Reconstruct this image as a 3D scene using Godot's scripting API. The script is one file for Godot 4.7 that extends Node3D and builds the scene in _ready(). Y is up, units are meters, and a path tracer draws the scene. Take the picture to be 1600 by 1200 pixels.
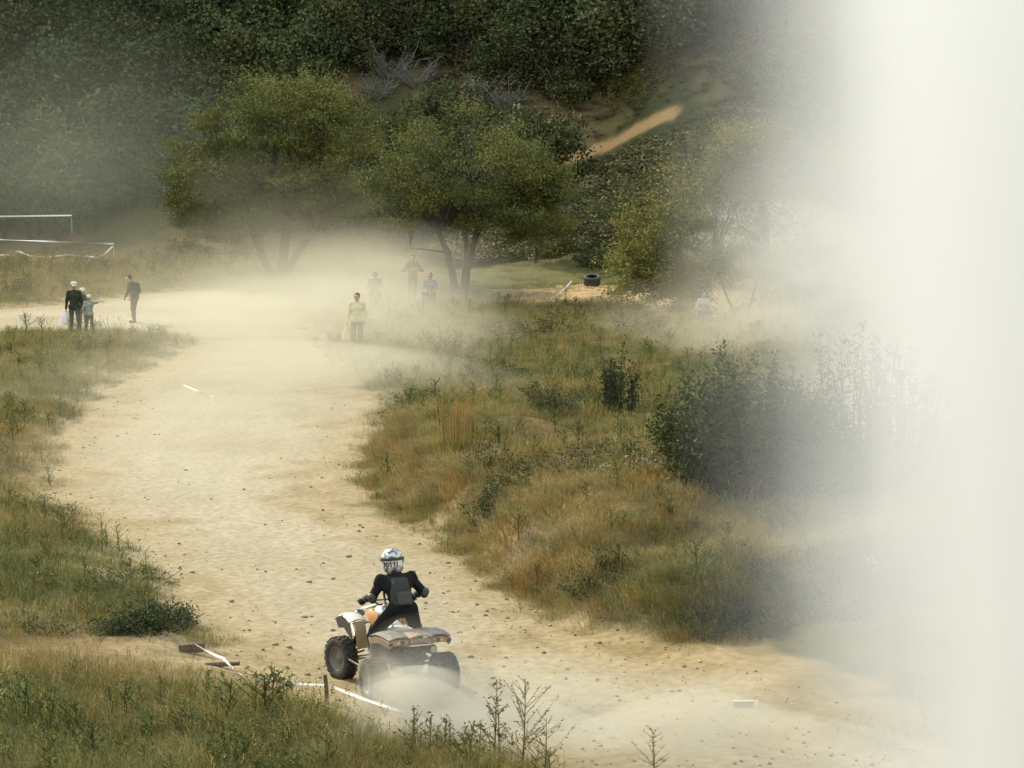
extends Node3D
# A quad rider on a dusty dirt track seen from a hillside with a long lens.
# Units are metres; the camera stands at x 0, z 0 and looks towards -z; "d" below is the distance -z.

const F := 3556.0          # focal length in pixels of the 1600 x 1200 photograph
const EYE := Vector3(0, 6.8, 0)
var pitch := atan(391.0 / F)
var rng := RandomNumberGenerator.new()
var n_big := FastNoiseLite.new()
var n_mid := FastNoiseLite.new()
var n_fine := FastNoiseLite.new()
var n_tint := FastNoiseLite.new()
var used := {}
var M := {}

# ------------------------------------------------------------------ mesh builder
class MB:
	var v := PackedVector3Array()
	var n := PackedVector3Array()
	var c := PackedColorArray()
	var uv := PackedVector2Array()
	var i := PackedInt32Array()
	var col := Color.WHITE
	func vert(p: Vector3, nn: Vector3) -> int:
		v.append(p); n.append(nn); c.append(col)
		return v.size() - 1
	func tri(a: Vector3, b: Vector3, d: Vector3) -> void:
		var nn := (d - a).cross(b - a).normalized()
		var k := v.size()
		vert(a, nn); vert(b, nn); vert(d, nn)
		i.append_array(PackedInt32Array([k, k + 1, k + 2]))
	func quad(a: Vector3, b: Vector3, d: Vector3, e: Vector3) -> void:
		var nn := (d - a).cross(b - e).normalized()
		if nn == Vector3.ZERO: nn = Vector3.UP
		var k := v.size()
		vert(a, nn); vert(b, nn); vert(d, nn); vert(e, nn)
		i.append_array(PackedInt32Array([k, k + 1, k + 2, k, k + 2, k + 3]))
	# box with chamfered edges, x/y/z half sizes taken from size
	func box(at: Vector3, size: Vector3, b := Basis(), bev := 0.0) -> void:
		var h := size * 0.5
		if bev <= 0.0: bev = minf(h.x, minf(h.y, h.z)) * 0.15
		var g := h - Vector3.ONE * bev
		var ax := [Vector3.RIGHT, Vector3.UP, Vector3.BACK]
		for a in 3:
			var u := (a + 1) % 3
			var w := (a + 2) % 3
			for s in [-1.0, 1.0]:
				var q := []
				for k in [[-1, -1], [1, -1], [1, 1], [-1, 1]]:
					var p := Vector3.ZERO
					p[a] = h[a] * s; p[u] = g[u] * k[0]; p[w] = g[w] * k[1]
					q.append(at + b * p)
				if s > 0: quad(q[0], q[3], q[2], q[1])
				else: quad(q[0], q[1], q[2], q[3])
			# the four chamfers that run along axis a
			for s in [-1.0, 1.0]:
				for t in [-1.0, 1.0]:
					var q2 := []
					for e in [-1.0, 1.0]:
						var p1 := Vector3.ZERO
						p1[a] = g[a] * e; p1[u] = h[u] * s; p1[w] = g[w] * t
						var p2 := Vector3.ZERO
						p2[a] = g[a] * e; p2[u] = g[u] * s; p2[w] = h[w] * t
						q2.append(at + b * p1); q2.append(at + b * p2)
					if s * t > 0: quad(q2[0], q2[2], q2[3], q2[1])
					else: quad(q2[0], q2[1], q2[3], q2[2])
		for sx in [-1.0, 1.0]:
			for sy in [-1.0, 1.0]:
				for sz in [-1.0, 1.0]:
					var a1 := at + b * Vector3(h.x * sx, g.y * sy, g.z * sz)
					var a2 := at + b * Vector3(g.x * sx, h.y * sy, g.z * sz)
					var a3 := at + b * Vector3(g.x * sx, g.y * sy, h.z * sz)
					if sx * sy * sz > 0: tri(a1, a3, a2)
					else: tri(a1, a2, a3)
	func tube(pts: Array, rad: Array, sides := 8, caps := true) -> void:
		var m := pts.size()
		var up := Vector3.UP
		var first := v.size()
		for k in m:
			var t: Vector3 = (pts[mini(k + 1, m - 1)] - pts[maxi(k - 1, 0)]).normalized()
			if absf(t.dot(up)) > 0.95: up = Vector3.RIGHT if absf(t.x) < 0.9 else Vector3.BACK
			var x := t.cross(up).normalized()
			up = x.cross(t).normalized()
			for s in sides:
				var a := TAU * s / sides
				var dir := x * cos(a) + up * sin(a)
				vert(pts[k] + dir * rad[k], dir)
		for k in m - 1:
			for s in sides:
				var p := first + k * sides + s
				var q := first + k * sides + (s + 1) % sides
				i.append_array(PackedInt32Array([p, q, q + sides, p, q + sides, p + sides]))
		if caps:
			for e in [0, m - 1]:
				var nn: Vector3 = (pts[0] - pts[1]).normalized() if e == 0 else (pts[m - 1] - pts[m - 2]).normalized()
				var k0 := vert(pts[e], nn)
				for s in sides: vert(v[first + e * sides + s], nn)
				for s in sides: i.append_array(PackedInt32Array([k0, k0 + 1 + s, k0 + 1 + (s + 1) % sides]))
	# profile: Array of Vector2(radius, height along local y)
	func lathe(prof: Array, segs: int, xf: Transform3D) -> void:
		var m := prof.size()
		var first := v.size()
		for k in m:
			var t: Vector2 = (prof[mini(k + 1, m - 1)] - prof[maxi(k - 1, 0)])
			var nr := Vector2(t.y, -t.x).normalized()
			for s in segs:
				var a := TAU * s / segs
				var r := Vector3(cos(a), 0, sin(a))
				vert(xf * (r * prof[k].x + Vector3(0, prof[k].y, 0)), (xf.basis * (r * nr.x + Vector3(0, nr.y, 0))).normalized())
		for k in m - 1:
			for s in segs:
				var p := first + k * segs + s
				var q := first + k * segs + (s + 1) % segs
				i.append_array(PackedInt32Array([p, q, q + segs, p, q + segs, p + segs]))
	func ball(at: Vector3, r: Vector3, b := Basis(), rings := 8, segs := 12) -> void:
		var first := v.size()
		for k in rings + 1:
			var th := PI * k / rings
			for s in segs:
				var a := TAU * s / segs
				var u := Vector3(sin(th) * cos(a), cos(th), sin(th) * sin(a))
				vert(at + b * (u * r), (b * (u / r)).normalized())
		for k in rings:
			for s in segs:
				var p := first + k * segs + s
				var q := first + k * segs + (s + 1) % segs
				i.append_array(PackedInt32Array([p, q + segs, q, p, p + segs, q + segs]))
	# a curved sheet with thickness: rows of points (Array of Arrays), thickness along the local normal
	func sheet(rows: Array, thick: float) -> void:
		var nr := rows.size()
		var nc: int = rows[0].size()
		var nor := []
		for r in nr:
			var line := []
			for q in nc:
				var du: Vector3 = rows[r][mini(q + 1, nc - 1)] - rows[r][maxi(q - 1, 0)]
				var dv: Vector3 = rows[mini(r + 1, nr - 1)][q] - rows[maxi(r - 1, 0)][q]
				line.append(du.cross(dv).normalized())
			nor.append(line)
		for side in [1.0, -1.0]:
			var first := v.size()
			for r in nr:
				for q in nc: vert(rows[r][q] + nor[r][q] * thick * 0.5 * side, nor[r][q] * side)
			for r in nr - 1:
				for q in nc - 1:
					var p := first + r * nc + q
					if side > 0.0: i.append_array(PackedInt32Array([p, p + nc + 1, p + 1, p, p + nc, p + nc + 1]))
					else: i.append_array(PackedInt32Array([p, p + 1, p + nc + 1, p, p + nc + 1, p + nc]))
		var rim := []
		for q in nc: rim.append([0, q])
		for r in range(1, nr): rim.append([r, nc - 1])
		for q in range(nc - 2, -1, -1): rim.append([nr - 1, q])
		for r in range(nr - 2, 0, -1): rim.append([r, 0])
		for k in rim.size():
			var a: Array = rim[k]
			var b: Array = rim[(k + 1) % rim.size()]
			var pa: Vector3 = rows[a[0]][a[1]]
			var pb: Vector3 = rows[b[0]][b[1]]
			var na: Vector3 = nor[a[0]][a[1]] * thick * 0.5
			var nb: Vector3 = nor[b[0]][b[1]] * thick * 0.5
			quad(pa + na, pb + nb, pb - nb, pa - na)
	func add(o: MB) -> void:
		var k := v.size()
		v.append_array(o.v); n.append_array(o.n); c.append_array(o.c)
		for q in o.i: i.append(q + k)
	func mesh(m: Material = null) -> ArrayMesh:
		var a := []
		a.resize(Mesh.ARRAY_MAX)
		a[Mesh.ARRAY_VERTEX] = v; a[Mesh.ARRAY_NORMAL] = n; a[Mesh.ARRAY_COLOR] = c; a[Mesh.ARRAY_INDEX] = i
		if uv.size(): a[Mesh.ARRAY_TEX_UV] = uv
		var r := ArrayMesh.new()
		r.add_surface_from_arrays(Mesh.PRIMITIVE_TRIANGLES, a)
		if m: r.surface_set_material(0, m)
		return r

# ------------------------------------------------------------------ scene helpers
func numbered(called: String) -> String:
	used[called] = used.get(called, -1) + 1
	return called if used[called] == 0 else "%s_%03d" % [called, used[called]]

func tag(o: Node, label := "", category := "", group := "", kind := "") -> Node:
	if label: o.set_meta("label", label)
	if category: o.set_meta("category", category)
	if group: o.set_meta("group", group)
	if kind: o.set_meta("kind", kind)
	return o

func thing(called: String, label: String, category: String, at := Vector3.ZERO, turn := 0.0, group := "") -> Node3D:
	var o := Node3D.new()
	o.name = numbered(called)
	add_child(o)
	o.position = at
	o.rotation.y = turn
	tag(o, label, category, group)
	return o

func part(mb: MB, called: String, m: Material, parent: Node) -> MeshInstance3D:
	var o := MeshInstance3D.new()
	o.mesh = mb.mesh(m)
	if parent == self: called = numbered(called)
	o.name = called
	parent.add_child(o, true)
	return o

func lin(r: float, g: float, b: float) -> Color:
	return Color(r, g, b).linear_to_srgb()

func mat(c: Color, rough := 0.8, metal := 0.0, spec := 0.5) -> StandardMaterial3D:
	var m := StandardMaterial3D.new()
	m.albedo_color = c; m.roughness = rough; m.metallic = metal; m.metallic_specular = spec
	return m

func vmat(rough := 0.85, back := 0.0, spec := 0.3) -> StandardMaterial3D:
	var m := StandardMaterial3D.new()
	m.vertex_color_use_as_albedo = true
	m.roughness = rough; m.metallic_specular = spec
	if back > 0.0:
		m.backlight_enabled = true
		m.backlight = Color(back, back, back * 0.75)
	return m

func noise_tex(freq: float, lo: Color, hi: Color, sd: int, size := 512, oct := 5, normal := false, bump := 6.0) -> NoiseTexture2D:
	var t := NoiseTexture2D.new()
	var nz := FastNoiseLite.new()
	nz.seed = sd; nz.frequency = freq; nz.fractal_octaves = oct
	t.noise = nz; t.width = size; t.height = size; t.seamless = true
	if normal:
		t.as_normal_map = true; t.bump_strength = bump
	else:
		var g := Gradient.new()
		g.set_color(0, lo); g.set_color(1, hi)
		t.color_ramp = g
	return t

func cloth(c: Color, sd := 5) -> StandardMaterial3D:
	var m := mat(c, 0.9, 0.0, 0.25)
	m.albedo_texture = noise_tex(0.03, Color(0.78, 0.78, 0.78), Color(1, 1, 1), sd, 128, 4)
	m.uv1_triplanar = true
	m.uv1_scale = Vector3(9, 9, 9)
	return m

# ------------------------------------------------------------------ where things stand
# the direction in which the photograph shows a point
func ray(px: float, py: float) -> Vector3:
	return Vector3((px - 800.0) / F, -(py - 600.0) / F, -1).rotated(Vector3.RIGHT, -pitch)

func flat(px: float, py: float) -> Vector2:
	var r := ray(px, py)
	var t := -EYE.y / minf(r.y, -0.004)
	return Vector2(r.x * t, -r.z * t)        # x and distance d

# the point of the terrain there
func g(px: float, py: float) -> Vector3:
	var r := ray(px, py)
	var t := 14.0
	while t < 260.0:
		var p := EYE + r * t
		if p.y < height(p.x, -p.z): break
		t *= 1.004
	var lo := t / 1.004
	for k in 12:
		var m := (lo + t) * 0.5
		var p := EYE + r * m
		if p.y < height(p.x, -p.z): t = m
		else: lo = m
	var q := EYE + r * t
	return Vector3(q.x, height(q.x, -q.z), q.z)

# the point above the ground that stands at distance d
func up(px: float, py: float, d: float) -> Vector3:
	var r := ray(px, py)
	return EYE + r * (d / -r.z)

const TRACK := [[1750, 1260], [1100, 1330], [970, 1270], [795, 1186], [665, 1124], [520, 1088], [420, 1038], [335, 988], [300, 955], [250, 900], [190, 852], [130, 812], [95, 770], [82, 730], [100, 690], [140, 640], [180, 605], [230, 575], [290, 548], [330, 530], [200, 521], [90, 521], [0, 525], [-200, 530], [-200, 484], [0, 484], [120, 474], [250, 458], [370, 452], [420, 468], [470, 510], [500, 545], [545, 590], [585, 640], [565, 690], [548, 740], [562, 780], [612, 815], [690, 852], [740, 900], [800, 950], [880, 1000], [990, 1040], [1100, 1070], [1220, 1120], [1400, 1180], [1750, 1225]]
const FIELD := [[585, 700], [600, 790], [680, 838], [740, 868], [800, 925], [900, 968], [1080, 1008], [1165, 1012], [1200, 985], [1400, 965], [1800, 950], [1800, 520], [690, 520], [640, 600]]
const STRIP := [[750, 466], [860, 458], [900, 448], [1000, 452], [1180, 462], [1300, 470], [1300, 500], [1150, 495], [1060, 512], [950, 478], [850, 482], [760, 478]]
const GX0 := -42.0
const GD0 := 12.0
const GS := 0.5
const GW := 190
const GH := 216
var sd_track := PackedFloat32Array()
var sd_field := PackedFloat32Array()
var sd_strip := PackedFloat32Array()

func raster(poly: Array) -> PackedFloat32Array:
	var p := PackedVector2Array()
	for q in poly: p.append(flat(q[0], q[1]))
	var out := PackedFloat32Array()
	out.resize(GW * GH)
	var m := p.size()
	for r in GH:
		for k in GW:
			var at := Vector2(GX0 + k * GS, GD0 + r * GS)
			var best := 1e9
			for e in m:
				var a := p[e]
				var ab := p[(e + 1) % m] - a
				var t := clampf((at - a).dot(ab) / ab.length_squared(), 0.0, 1.0)
				best = minf(best, (a + ab * t).distance_squared_to(at))
			best = sqrt(best)
			out[r * GW + k] = -best if Geometry2D.is_point_in_polygon(at, p) else best
	return out

func look(f: PackedFloat32Array, x: float, d: float) -> float:
	var u := clampf((x - GX0) / GS, 0.0, GW - 1.001)
	var w := clampf((d - GD0) / GS, 0.0, GH - 1.001)
	var iu := int(u)
	var iw := int(w)
	var fu := u - iu
	var fw := w - iw
	var k := iw * GW + iu
	return lerpf(lerpf(f[k], f[k + 1], fu), lerpf(f[k + GW], f[k + GW + 1], fu), fw)

func height(x: float, d: float) -> float:
	var y := 0.0
	var hill := smoothstep(0.0, 1.0, (d - 126.0 + 4.0 * n_big.get_noise_2d(x * 0.6, 7.0)) / 12.0)
	if d < 119.0:
		var st := look(sd_track, x, d)
		var wob := n_mid.get_noise_2d(x, d)
		st += wob * 0.25
		var off := smoothstep(0.0, 1.5, st)
		y += 0.16 * off + (0.16 * wob + 0.25 * n_big.get_noise_2d(x, d)) * off * smoothstep(0.0, 4.0, st + 0.5)
		var sf := -look(sd_field, x, d) + 0.5 * n_big.get_noise_2d(x * 3.0, d * 3.0)
		y += 0.72 * smoothstep(0.0, 1.2, sf) * (1.0 - smoothstep(44.0, 66.0, d)) * (1.0 + 0.5 * n_mid.get_noise_2d(x * 0.7 + 40, d * 0.7))
		if st < 0.5: y += 0.035 * n_mid.get_noise_2d(st * 4.5, (x + d) * 0.10 + 200.0) * (1.0 - off)
		y += 0.007 * n_fine.get_noise_2d(x * 1.3, d * 1.3) + 0.004 * n_fine.get_noise_2d(x * 5.0, d * 5.0)
	else:
		y += 0.16
	if d < 24.5:
		y += 4.0 * smoothstep(0.0, 1.0, (24.5 - d) / 20.0)
	# unseen rise of the slope behind the camera, added to hold back sky light
	if d < -1.0: y += minf(0.36 * (-1.0 - d), 30.0)
	# the spur on the right
	y += 8.5 * smoothstep(0.0, 1.0, (d - 103.0) / 32.0) * smoothstep(0.0, 1.0, (x + 7.0) / 20.0)
	# the wooded hill at the back
	var rise := maxf(d - 128.0, 0.0)
	y += minf(0.86 * rise * hill, 40.0 + 0.05 * rise) + hill * 1.6 * n_big.get_noise_2d(x * 0.5, d * 0.5)
	return y

func ground_at(x: float, z: float) -> Vector3:
	return Vector3(x, height(x, -z), z)

# ------------------------------------------------------------------ the scene
func _ready() -> void:
	rng.seed = 11
	for a in [[n_big, 3, 0.09, 3], [n_mid, 5, 0.45, 3], [n_fine, 8, 1.1, 3], [n_tint, 13, 0.16, 4]]:
		a[0].seed = a[1]; a[0].frequency = a[2]; a[0].fractal_octaves = a[3]
	# camera
	var cam := Camera3D.new()
	cam.name = "camera"
	cam.position = EYE
	cam.rotation.x = -pitch
	cam.fov = rad_to_deg(2.0 * atan(600.0 / F))
	cam.near = 0.5
	cam.far = 900.0
	add_child(cam)
	cam.current = true
	# sky: a pale, dusty summer sky
	var env := Environment.new()
	env.background_mode = Environment.BG_SKY
	var sm := ProceduralSkyMaterial.new()
	sm.sky_top_color = lin(0.82, 0.93, 1.06)
	sm.sky_horizon_color = lin(1.0, 1.0, 0.97)
	sm.sky_curve = 0.35
	sm.ground_bottom_color = lin(0.3, 0.26, 0.18)
	sm.ground_horizon_color = lin(0.8, 0.76, 0.62)
	sm.sun_angle_max = 30.0
	var sky := Sky.new()
	sky.sky_material = sm
	env.sky = sky
	env.background_energy_multiplier = 1.2
	env.tonemap_mode = Environment.TONE_MAPPER_LINEAR
	env.tonemap_exposure = 1.38
	env.fog_enabled = false
	env.fog_light_color = lin(0.95, 0.97, 0.80)
	env.fog_density = 0.00012
	env.volumetric_fog_enabled = true
	env.volumetric_fog_density = 0.0
	env.sdfgi_enabled = true
	env.ssao_enabled = true
	env.ssil_enabled = true
	var we := WorldEnvironment.new()
	we.name = "surroundings"
	we.environment = env
	add_child(we)
	# the sun: high behind the scene and a little to the left
	var sun := DirectionalLight3D.new()
	sun.name = "sun"
	sun.light_energy = 1.6
	sun.light_color = Color(1.0, 0.95, 0.79)
	sun.light_angular_distance = 0.6
	sun.shadow_enabled = true
	add_child(sun)
	sun.look_at_from_position(Vector3.ZERO, -Vector3(-0.66, 0.62, -0.76), Vector3.UP)
	materials()
	sd_track = raster(TRACK)
	sd_field = raster(FIELD)
	sd_strip = raster(STRIP)
	terrain()
	print("terrain ", Time.get_ticks_msec())
	vegetation()
	print("vegetation ", Time.get_ticks_msec())
	trees()
	print("trees ", Time.get_ticks_msec())
	objects()
	print("objects ", Time.get_ticks_msec())
	people()
	print("people ", Time.get_ticks_msec())
	dust()

func materials() -> void:
	M.leaf = vmat(0.75, 0.45, 0.3)
	M.grass = vmat(0.85, 0.6, 0.25)
	M.bark = mat(lin(0.10, 0.085, 0.06), 0.95)
	M.bark.albedo_texture = noise_tex(0.03, Color(0.55, 0.55, 0.55), Color(1, 1, 1), 31, 256, 5)
	M.bark.uv1_triplanar = true
	M.bark.uv1_scale = Vector3(2, 0.7, 2)
	M.twig = mat(lin(0.08, 0.066, 0.04), 0.95)
	M.clod = mat(lin(0.20, 0.155, 0.095), 0.95)
	M.helmet = mat(Color.WHITE, 0.3, 0.2)
	var ht := noise_tex(0.03, Color.BLACK, Color.WHITE, 77, 128, 2)
	var hg := Gradient.new()
	hg.offsets = PackedFloat32Array([0.0, 0.42, 0.46, 0.58, 0.62])
	hg.colors = PackedColorArray([lin(0.04, 0.05, 0.045), lin(0.06, 0.07, 0.065), lin(0.35, 0.36, 0.36), lin(0.40, 0.41, 0.41), lin(0.75, 0.76, 0.76)])
	ht.color_ramp = hg
	M.helmet.albedo_texture = ht
	M.helmet.uv1_triplanar = true
	M.helmet.uv1_scale = Vector3(3.4, 3.4, 3.4)
	M.glove = mat(lin(0.03, 0.032, 0.03), 0.8)
	M.dead = mat(lin(0.20, 0.20, 0.17), 0.9)
	M.soil = vmat(0.95, 0.0, 0.2)
	M.soil.albedo_texture = noise_tex(0.03, Color(0.80, 0.785, 0.76), Color(1, 1, 1), 21, 1024, 8)
	M.soil.uv1_scale = Vector3(0.17, 0.17, 0.17)

# ------------------------------------------------------------------ ground
var road_a := Vector2.ZERO
var road_b := Vector2.ZERO

func soil_color(x: float, d: float) -> Color:
	var t := n_tint.get_noise_2d(x, d)
	var t2 := n_mid.get_noise_2d(x * 1.7 + 30.0, d * 1.7)
	var earth := Color(0.20, 0.145, 0.075).lerp(Color(0.10, 0.095, 0.04), smoothstep(-0.2, 0.3, t + 0.4 * t2))
	if d >= 119.0:
		var c0 := earth
		# the spur has a dry olive tone of its own
		c0 = c0.lerp(Color(0.14, 0.12, 0.05).lerp(Color(0.07, 0.075, 0.03), smoothstep(-0.15, 0.2, t2 + t)), smoothstep(1.0, 7.0, x) * (1.0 - smoothstep(131.0, 138.0, d)))
		return road_tint(c0, x, d, t2)
	var st := look(sd_track, x, d)
	var sand := Color(0.325, 0.28, 0.195).lerp(Color(0.38, 0.338, 0.25), clampf(0.5 + 1.3 * t + 0.4 * t2, 0.0, 1.0))
	var dirt := Color(0.32, 0.25, 0.14).lerp(Color(0.25, 0.19, 0.10), clampf(0.5 + 1.5 * t2, 0.0, 1.0))
	var e := st + 0.9 * t2 + 1.4 * t
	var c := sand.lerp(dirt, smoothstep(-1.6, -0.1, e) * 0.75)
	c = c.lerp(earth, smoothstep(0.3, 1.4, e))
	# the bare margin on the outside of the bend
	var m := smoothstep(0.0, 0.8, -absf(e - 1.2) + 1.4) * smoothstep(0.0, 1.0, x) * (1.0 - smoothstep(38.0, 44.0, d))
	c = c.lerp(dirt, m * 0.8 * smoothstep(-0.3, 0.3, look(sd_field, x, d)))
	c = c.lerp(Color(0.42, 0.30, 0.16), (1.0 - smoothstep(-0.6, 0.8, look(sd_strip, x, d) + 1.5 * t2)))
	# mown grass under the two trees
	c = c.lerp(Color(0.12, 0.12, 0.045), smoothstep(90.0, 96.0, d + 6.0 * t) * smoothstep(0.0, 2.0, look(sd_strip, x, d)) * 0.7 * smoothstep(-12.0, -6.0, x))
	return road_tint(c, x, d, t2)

func road_tint(c: Color, x: float, d: float, t2: float) -> Color:
	if road_a == Vector2.ZERO: return c
	var ab := road_b - road_a
	var at := Vector2(x, d)
	var t := clampf((at - road_a).dot(ab) / ab.length_squared(), 0.0, 1.0)
	var r := (road_a + ab * t).distance_to(at)
	return Color(0.46, 0.30, 0.13).lerp(c, smoothstep(0.35, 0.75, r + t2 * 0.15 + 0.2 * n_fine.get_noise_2d(x * 0.8, d * 0.8)))

func terrain() -> void:
	var ra := g(865, 258)
	var rb := g(1048, 178)
	road_a = Vector2(ra.x, -ra.z)
	road_b = Vector2(rb.x, -rb.z)
	var mb := MB.new()
	var ds := []
	var d := -130.0
	while d < 330.0:
		ds.append(d)
		d += 4.0 if d < -6.0 else 0.12 if d > 22.0 and d < 44.0 else 0.22 if d > 114.0 and d < 136.0 else clampf(d * 0.0052, 0.3, 3.0) if d > 20.0 else 0.6
	var nc := 321
	for r in ds.size():
		for k in nc:
			var u := k / (nc - 1.0) * 2.0 - 1.0
			var half: float = 14.0 + ds[r] * 0.55 if ds[r] > 0.0 else 14.0 - ds[r] * 1.4
			var x: float = half * (0.62 * u + 0.38 * u * u * u)
			mb.v.append(Vector3(x, height(x, ds[r]), -ds[r]))
			mb.c.append(soil_color(x, ds[r]))
	mb.n.resize(mb.v.size())
	for r in ds.size():
		for k in nc:
			var p := r * nc + k
			var du := mb.v[p + (1 if k < nc - 1 else 0)] - mb.v[p - (1 if k > 0 else 0)]
			var dv := mb.v[p + (nc if r < ds.size() - 1 else 0)] - mb.v[p - (nc if r > 0 else 0)]
			mb.n[p] = du.cross(dv).normalized()
			if r < ds.size() - 1 and k < nc - 1:
				mb.i.append_array(PackedInt32Array([p, p + nc, p + nc + 1, p, p + nc + 1, p + 1]))
	for p in mb.v: mb.uv.append(Vector2(p.x, p.z))
	var o := part(mb, "ground", M.soil, self)
	tag(o, "sandy dirt track, dry grassland soil and wooded hillside", "ground", "", "structure")

# ------------------------------------------------------------------ grass and weeds
const STRAW := Color(0.40, 0.31, 0.15)
const RUST := Color(0.36, 0.215, 0.075)
const OLIVE := Color(0.19, 0.18, 0.07)
const GREEN := Color(0.088, 0.122, 0.042)
const GREYG := Color(0.12, 0.12, 0.07)

func vary(c: Color, a := 0.25) -> Color:
	var k := 1.0 + rng.randf_range(-a, a)
	return Color(c.r * k * (1.0 + rng.randf_range(-0.06, 0.06)), c.g * k, c.b * k * (1.0 + rng.randf_range(-0.1, 0.1)))

func tuft(blades: int, h: float, spread: float, lean: float, w: float, seeds := 0.0) -> Mesh:
	var mb := MB.new()
	for k in blades:
		var a := rng.randf() * TAU
		var r := sqrt(rng.randf()) * spread
		var b := Vector3(cos(a) * r, -0.03, sin(a) * r)
		var hh := h * rng.randf_range(0.45, 1.1)
		var la := a + rng.randf_range(-1.2, 1.2)
		var out := Vector3(cos(la), 0, sin(la)) * hh * lean * rng.randf_range(0.2, 1.2)
		var side := Vector3(-sin(la + 0.7), 0, cos(la + 0.7)) * w * rng.randf_range(0.7, 1.3)
		mb.col = vary(Color(1, 1, 1), 0.3)
		var m := b + Vector3(0, hh * 0.6, 0) + out * 0.35
		var t := b + Vector3(0, hh * (1.0 - 0.25 * lean), 0) + out
		mb.quad(b - side * 0.5, b + side * 0.5, m + side * 0.42, m - side * 0.42)
		mb.tri(m - side * 0.42, m + side * 0.42, t)
		if rng.randf() < seeds:
			mb.col = Color(1.15, 1.0, 0.85)
			for q in 3:
				var p := t - Vector3(0, 0.02 * q, 0) + Vector3(rng.randfn(), 0, rng.randfn()) * 0.004
				mb.quad(p + Vector3(0.004, 0.008, 0), p + Vector3(0, 0.0, 0.004), p + Vector3(-0.004, -0.012, 0), p + Vector3(0, 0.0, -0.004))
	return mb.mesh(M.grass)

func herb(h: float, branches: int, leaf: float, spread: float) -> Mesh:
	var mb := MB.new()
	herb_into(mb, Vector3.ZERO, h, branches, leaf, spread, Color(1, 1, 1), Color(0.8, 0.72, 0.6))
	return mb.mesh(M.grass)

# a single upright weed: stem, side shoots and small narrow leaves
func herb_into(mb: MB, base: Vector3, h: float, branches: int, leaf: float, spread: float, lc: Color, sc: Color) -> void:
	var lean := Vector3(rng.randf_range(-0.12, 0.12), 1, rng.randf_range(-0.12, 0.12)) * h
	mb.col = sc
	mb.tube([base - Vector3(0, 0.04, 0), base + lean * 0.5 + Vector3(0.01, 0, 0.01), base + lean], [0.006 + 0.004 * h, 0.005 + 0.002 * h, 0.002], 4, false)
	for k in branches:
		var t := rng.randf_range(0.18, 0.98)
		var a := rng.randf() * TAU
		var ln := h * spread * (1.1 - t) * rng.randf_range(0.5, 1.2) + 0.04
		var p := base + lean * t
		var e := p + Vector3(cos(a) * ln, ln * rng.randf_range(0.5, 1.3), sin(a) * ln)
		mb.col = sc
		mb.tube([p, e], [0.003 + 0.0015 * h, 0.0015], 3, false)
		for q in maxi(3, int(ln / leaf * 1.6)):
			var s := p.lerp(e, rng.randf_range(0.1, 1.05))
			leaf_into(mb, s, leaf * rng.randf_range(0.6, 1.3), lc)

func leaf_into(mb: MB, at: Vector3, s: float, c: Color, narrow := 0.42) -> void:
	var d := Vector3(rng.randfn(), rng.randfn() * 0.7 + 0.25, rng.randfn()).normalized()
	var w := d.cross(Vector3(rng.randfn(), rng.randfn(), rng.randfn())).normalized() * s * narrow
	mb.col = vary(c, 0.28)
	var m := at + d * s * 0.5 + d.cross(w).normalized() * s * 0.08
	var k := mb.v.size()
	var nn := d.cross(w).normalized()
	mb.vert(at, nn); mb.vert(m + w * 0.5, nn); mb.vert(at + d * s, nn); mb.vert(m - w * 0.5, nn)
	mb.i.append_array(PackedInt32Array([k, k + 1, k + 2, k, k + 2, k + 3]))

func blot(px: float, py: float, at: Vector2, rx: float, ry: float) -> float:
	return exp(-(((at.x - px) / rx) ** 2 + ((at.y - py) / ry) ** 2))

var ZONES := []

func zone(px: float, py: float, rx: float, rd: float, rust := 0.0, straw := 0.0, green := 0.0, tall := 0.0, thin := 0.0) -> void:
	var q := flat(px, py)
	ZONES.append([q.x, q.y, rx, rd, rust, straw, green, tall, thin])

func scatter(called: String, label: String, meshes: Array, put: Array) -> void:
	for k in meshes.size():
		var mm := MultiMesh.new()
		mm.transform_format = MultiMesh.TRANSFORM_3D
		mm.use_colors = true
		mm.mesh = meshes[k]
		var mine := []
		for q in range(k, put.size(), meshes.size()): mine.append(put[q])
		mm.instance_count = mine.size()
		for q in mine.size():
			mm.set_instance_transform(q, mine[q][0])
			mm.set_instance_color(q, mine[q][1])
		var o := MultiMeshInstance3D.new()
		o.name = numbered(called)
		o.multimesh = mm
		add_child(o)
		tag(o, label, "grass", called.replace("_", " "), "stuff")

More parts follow.
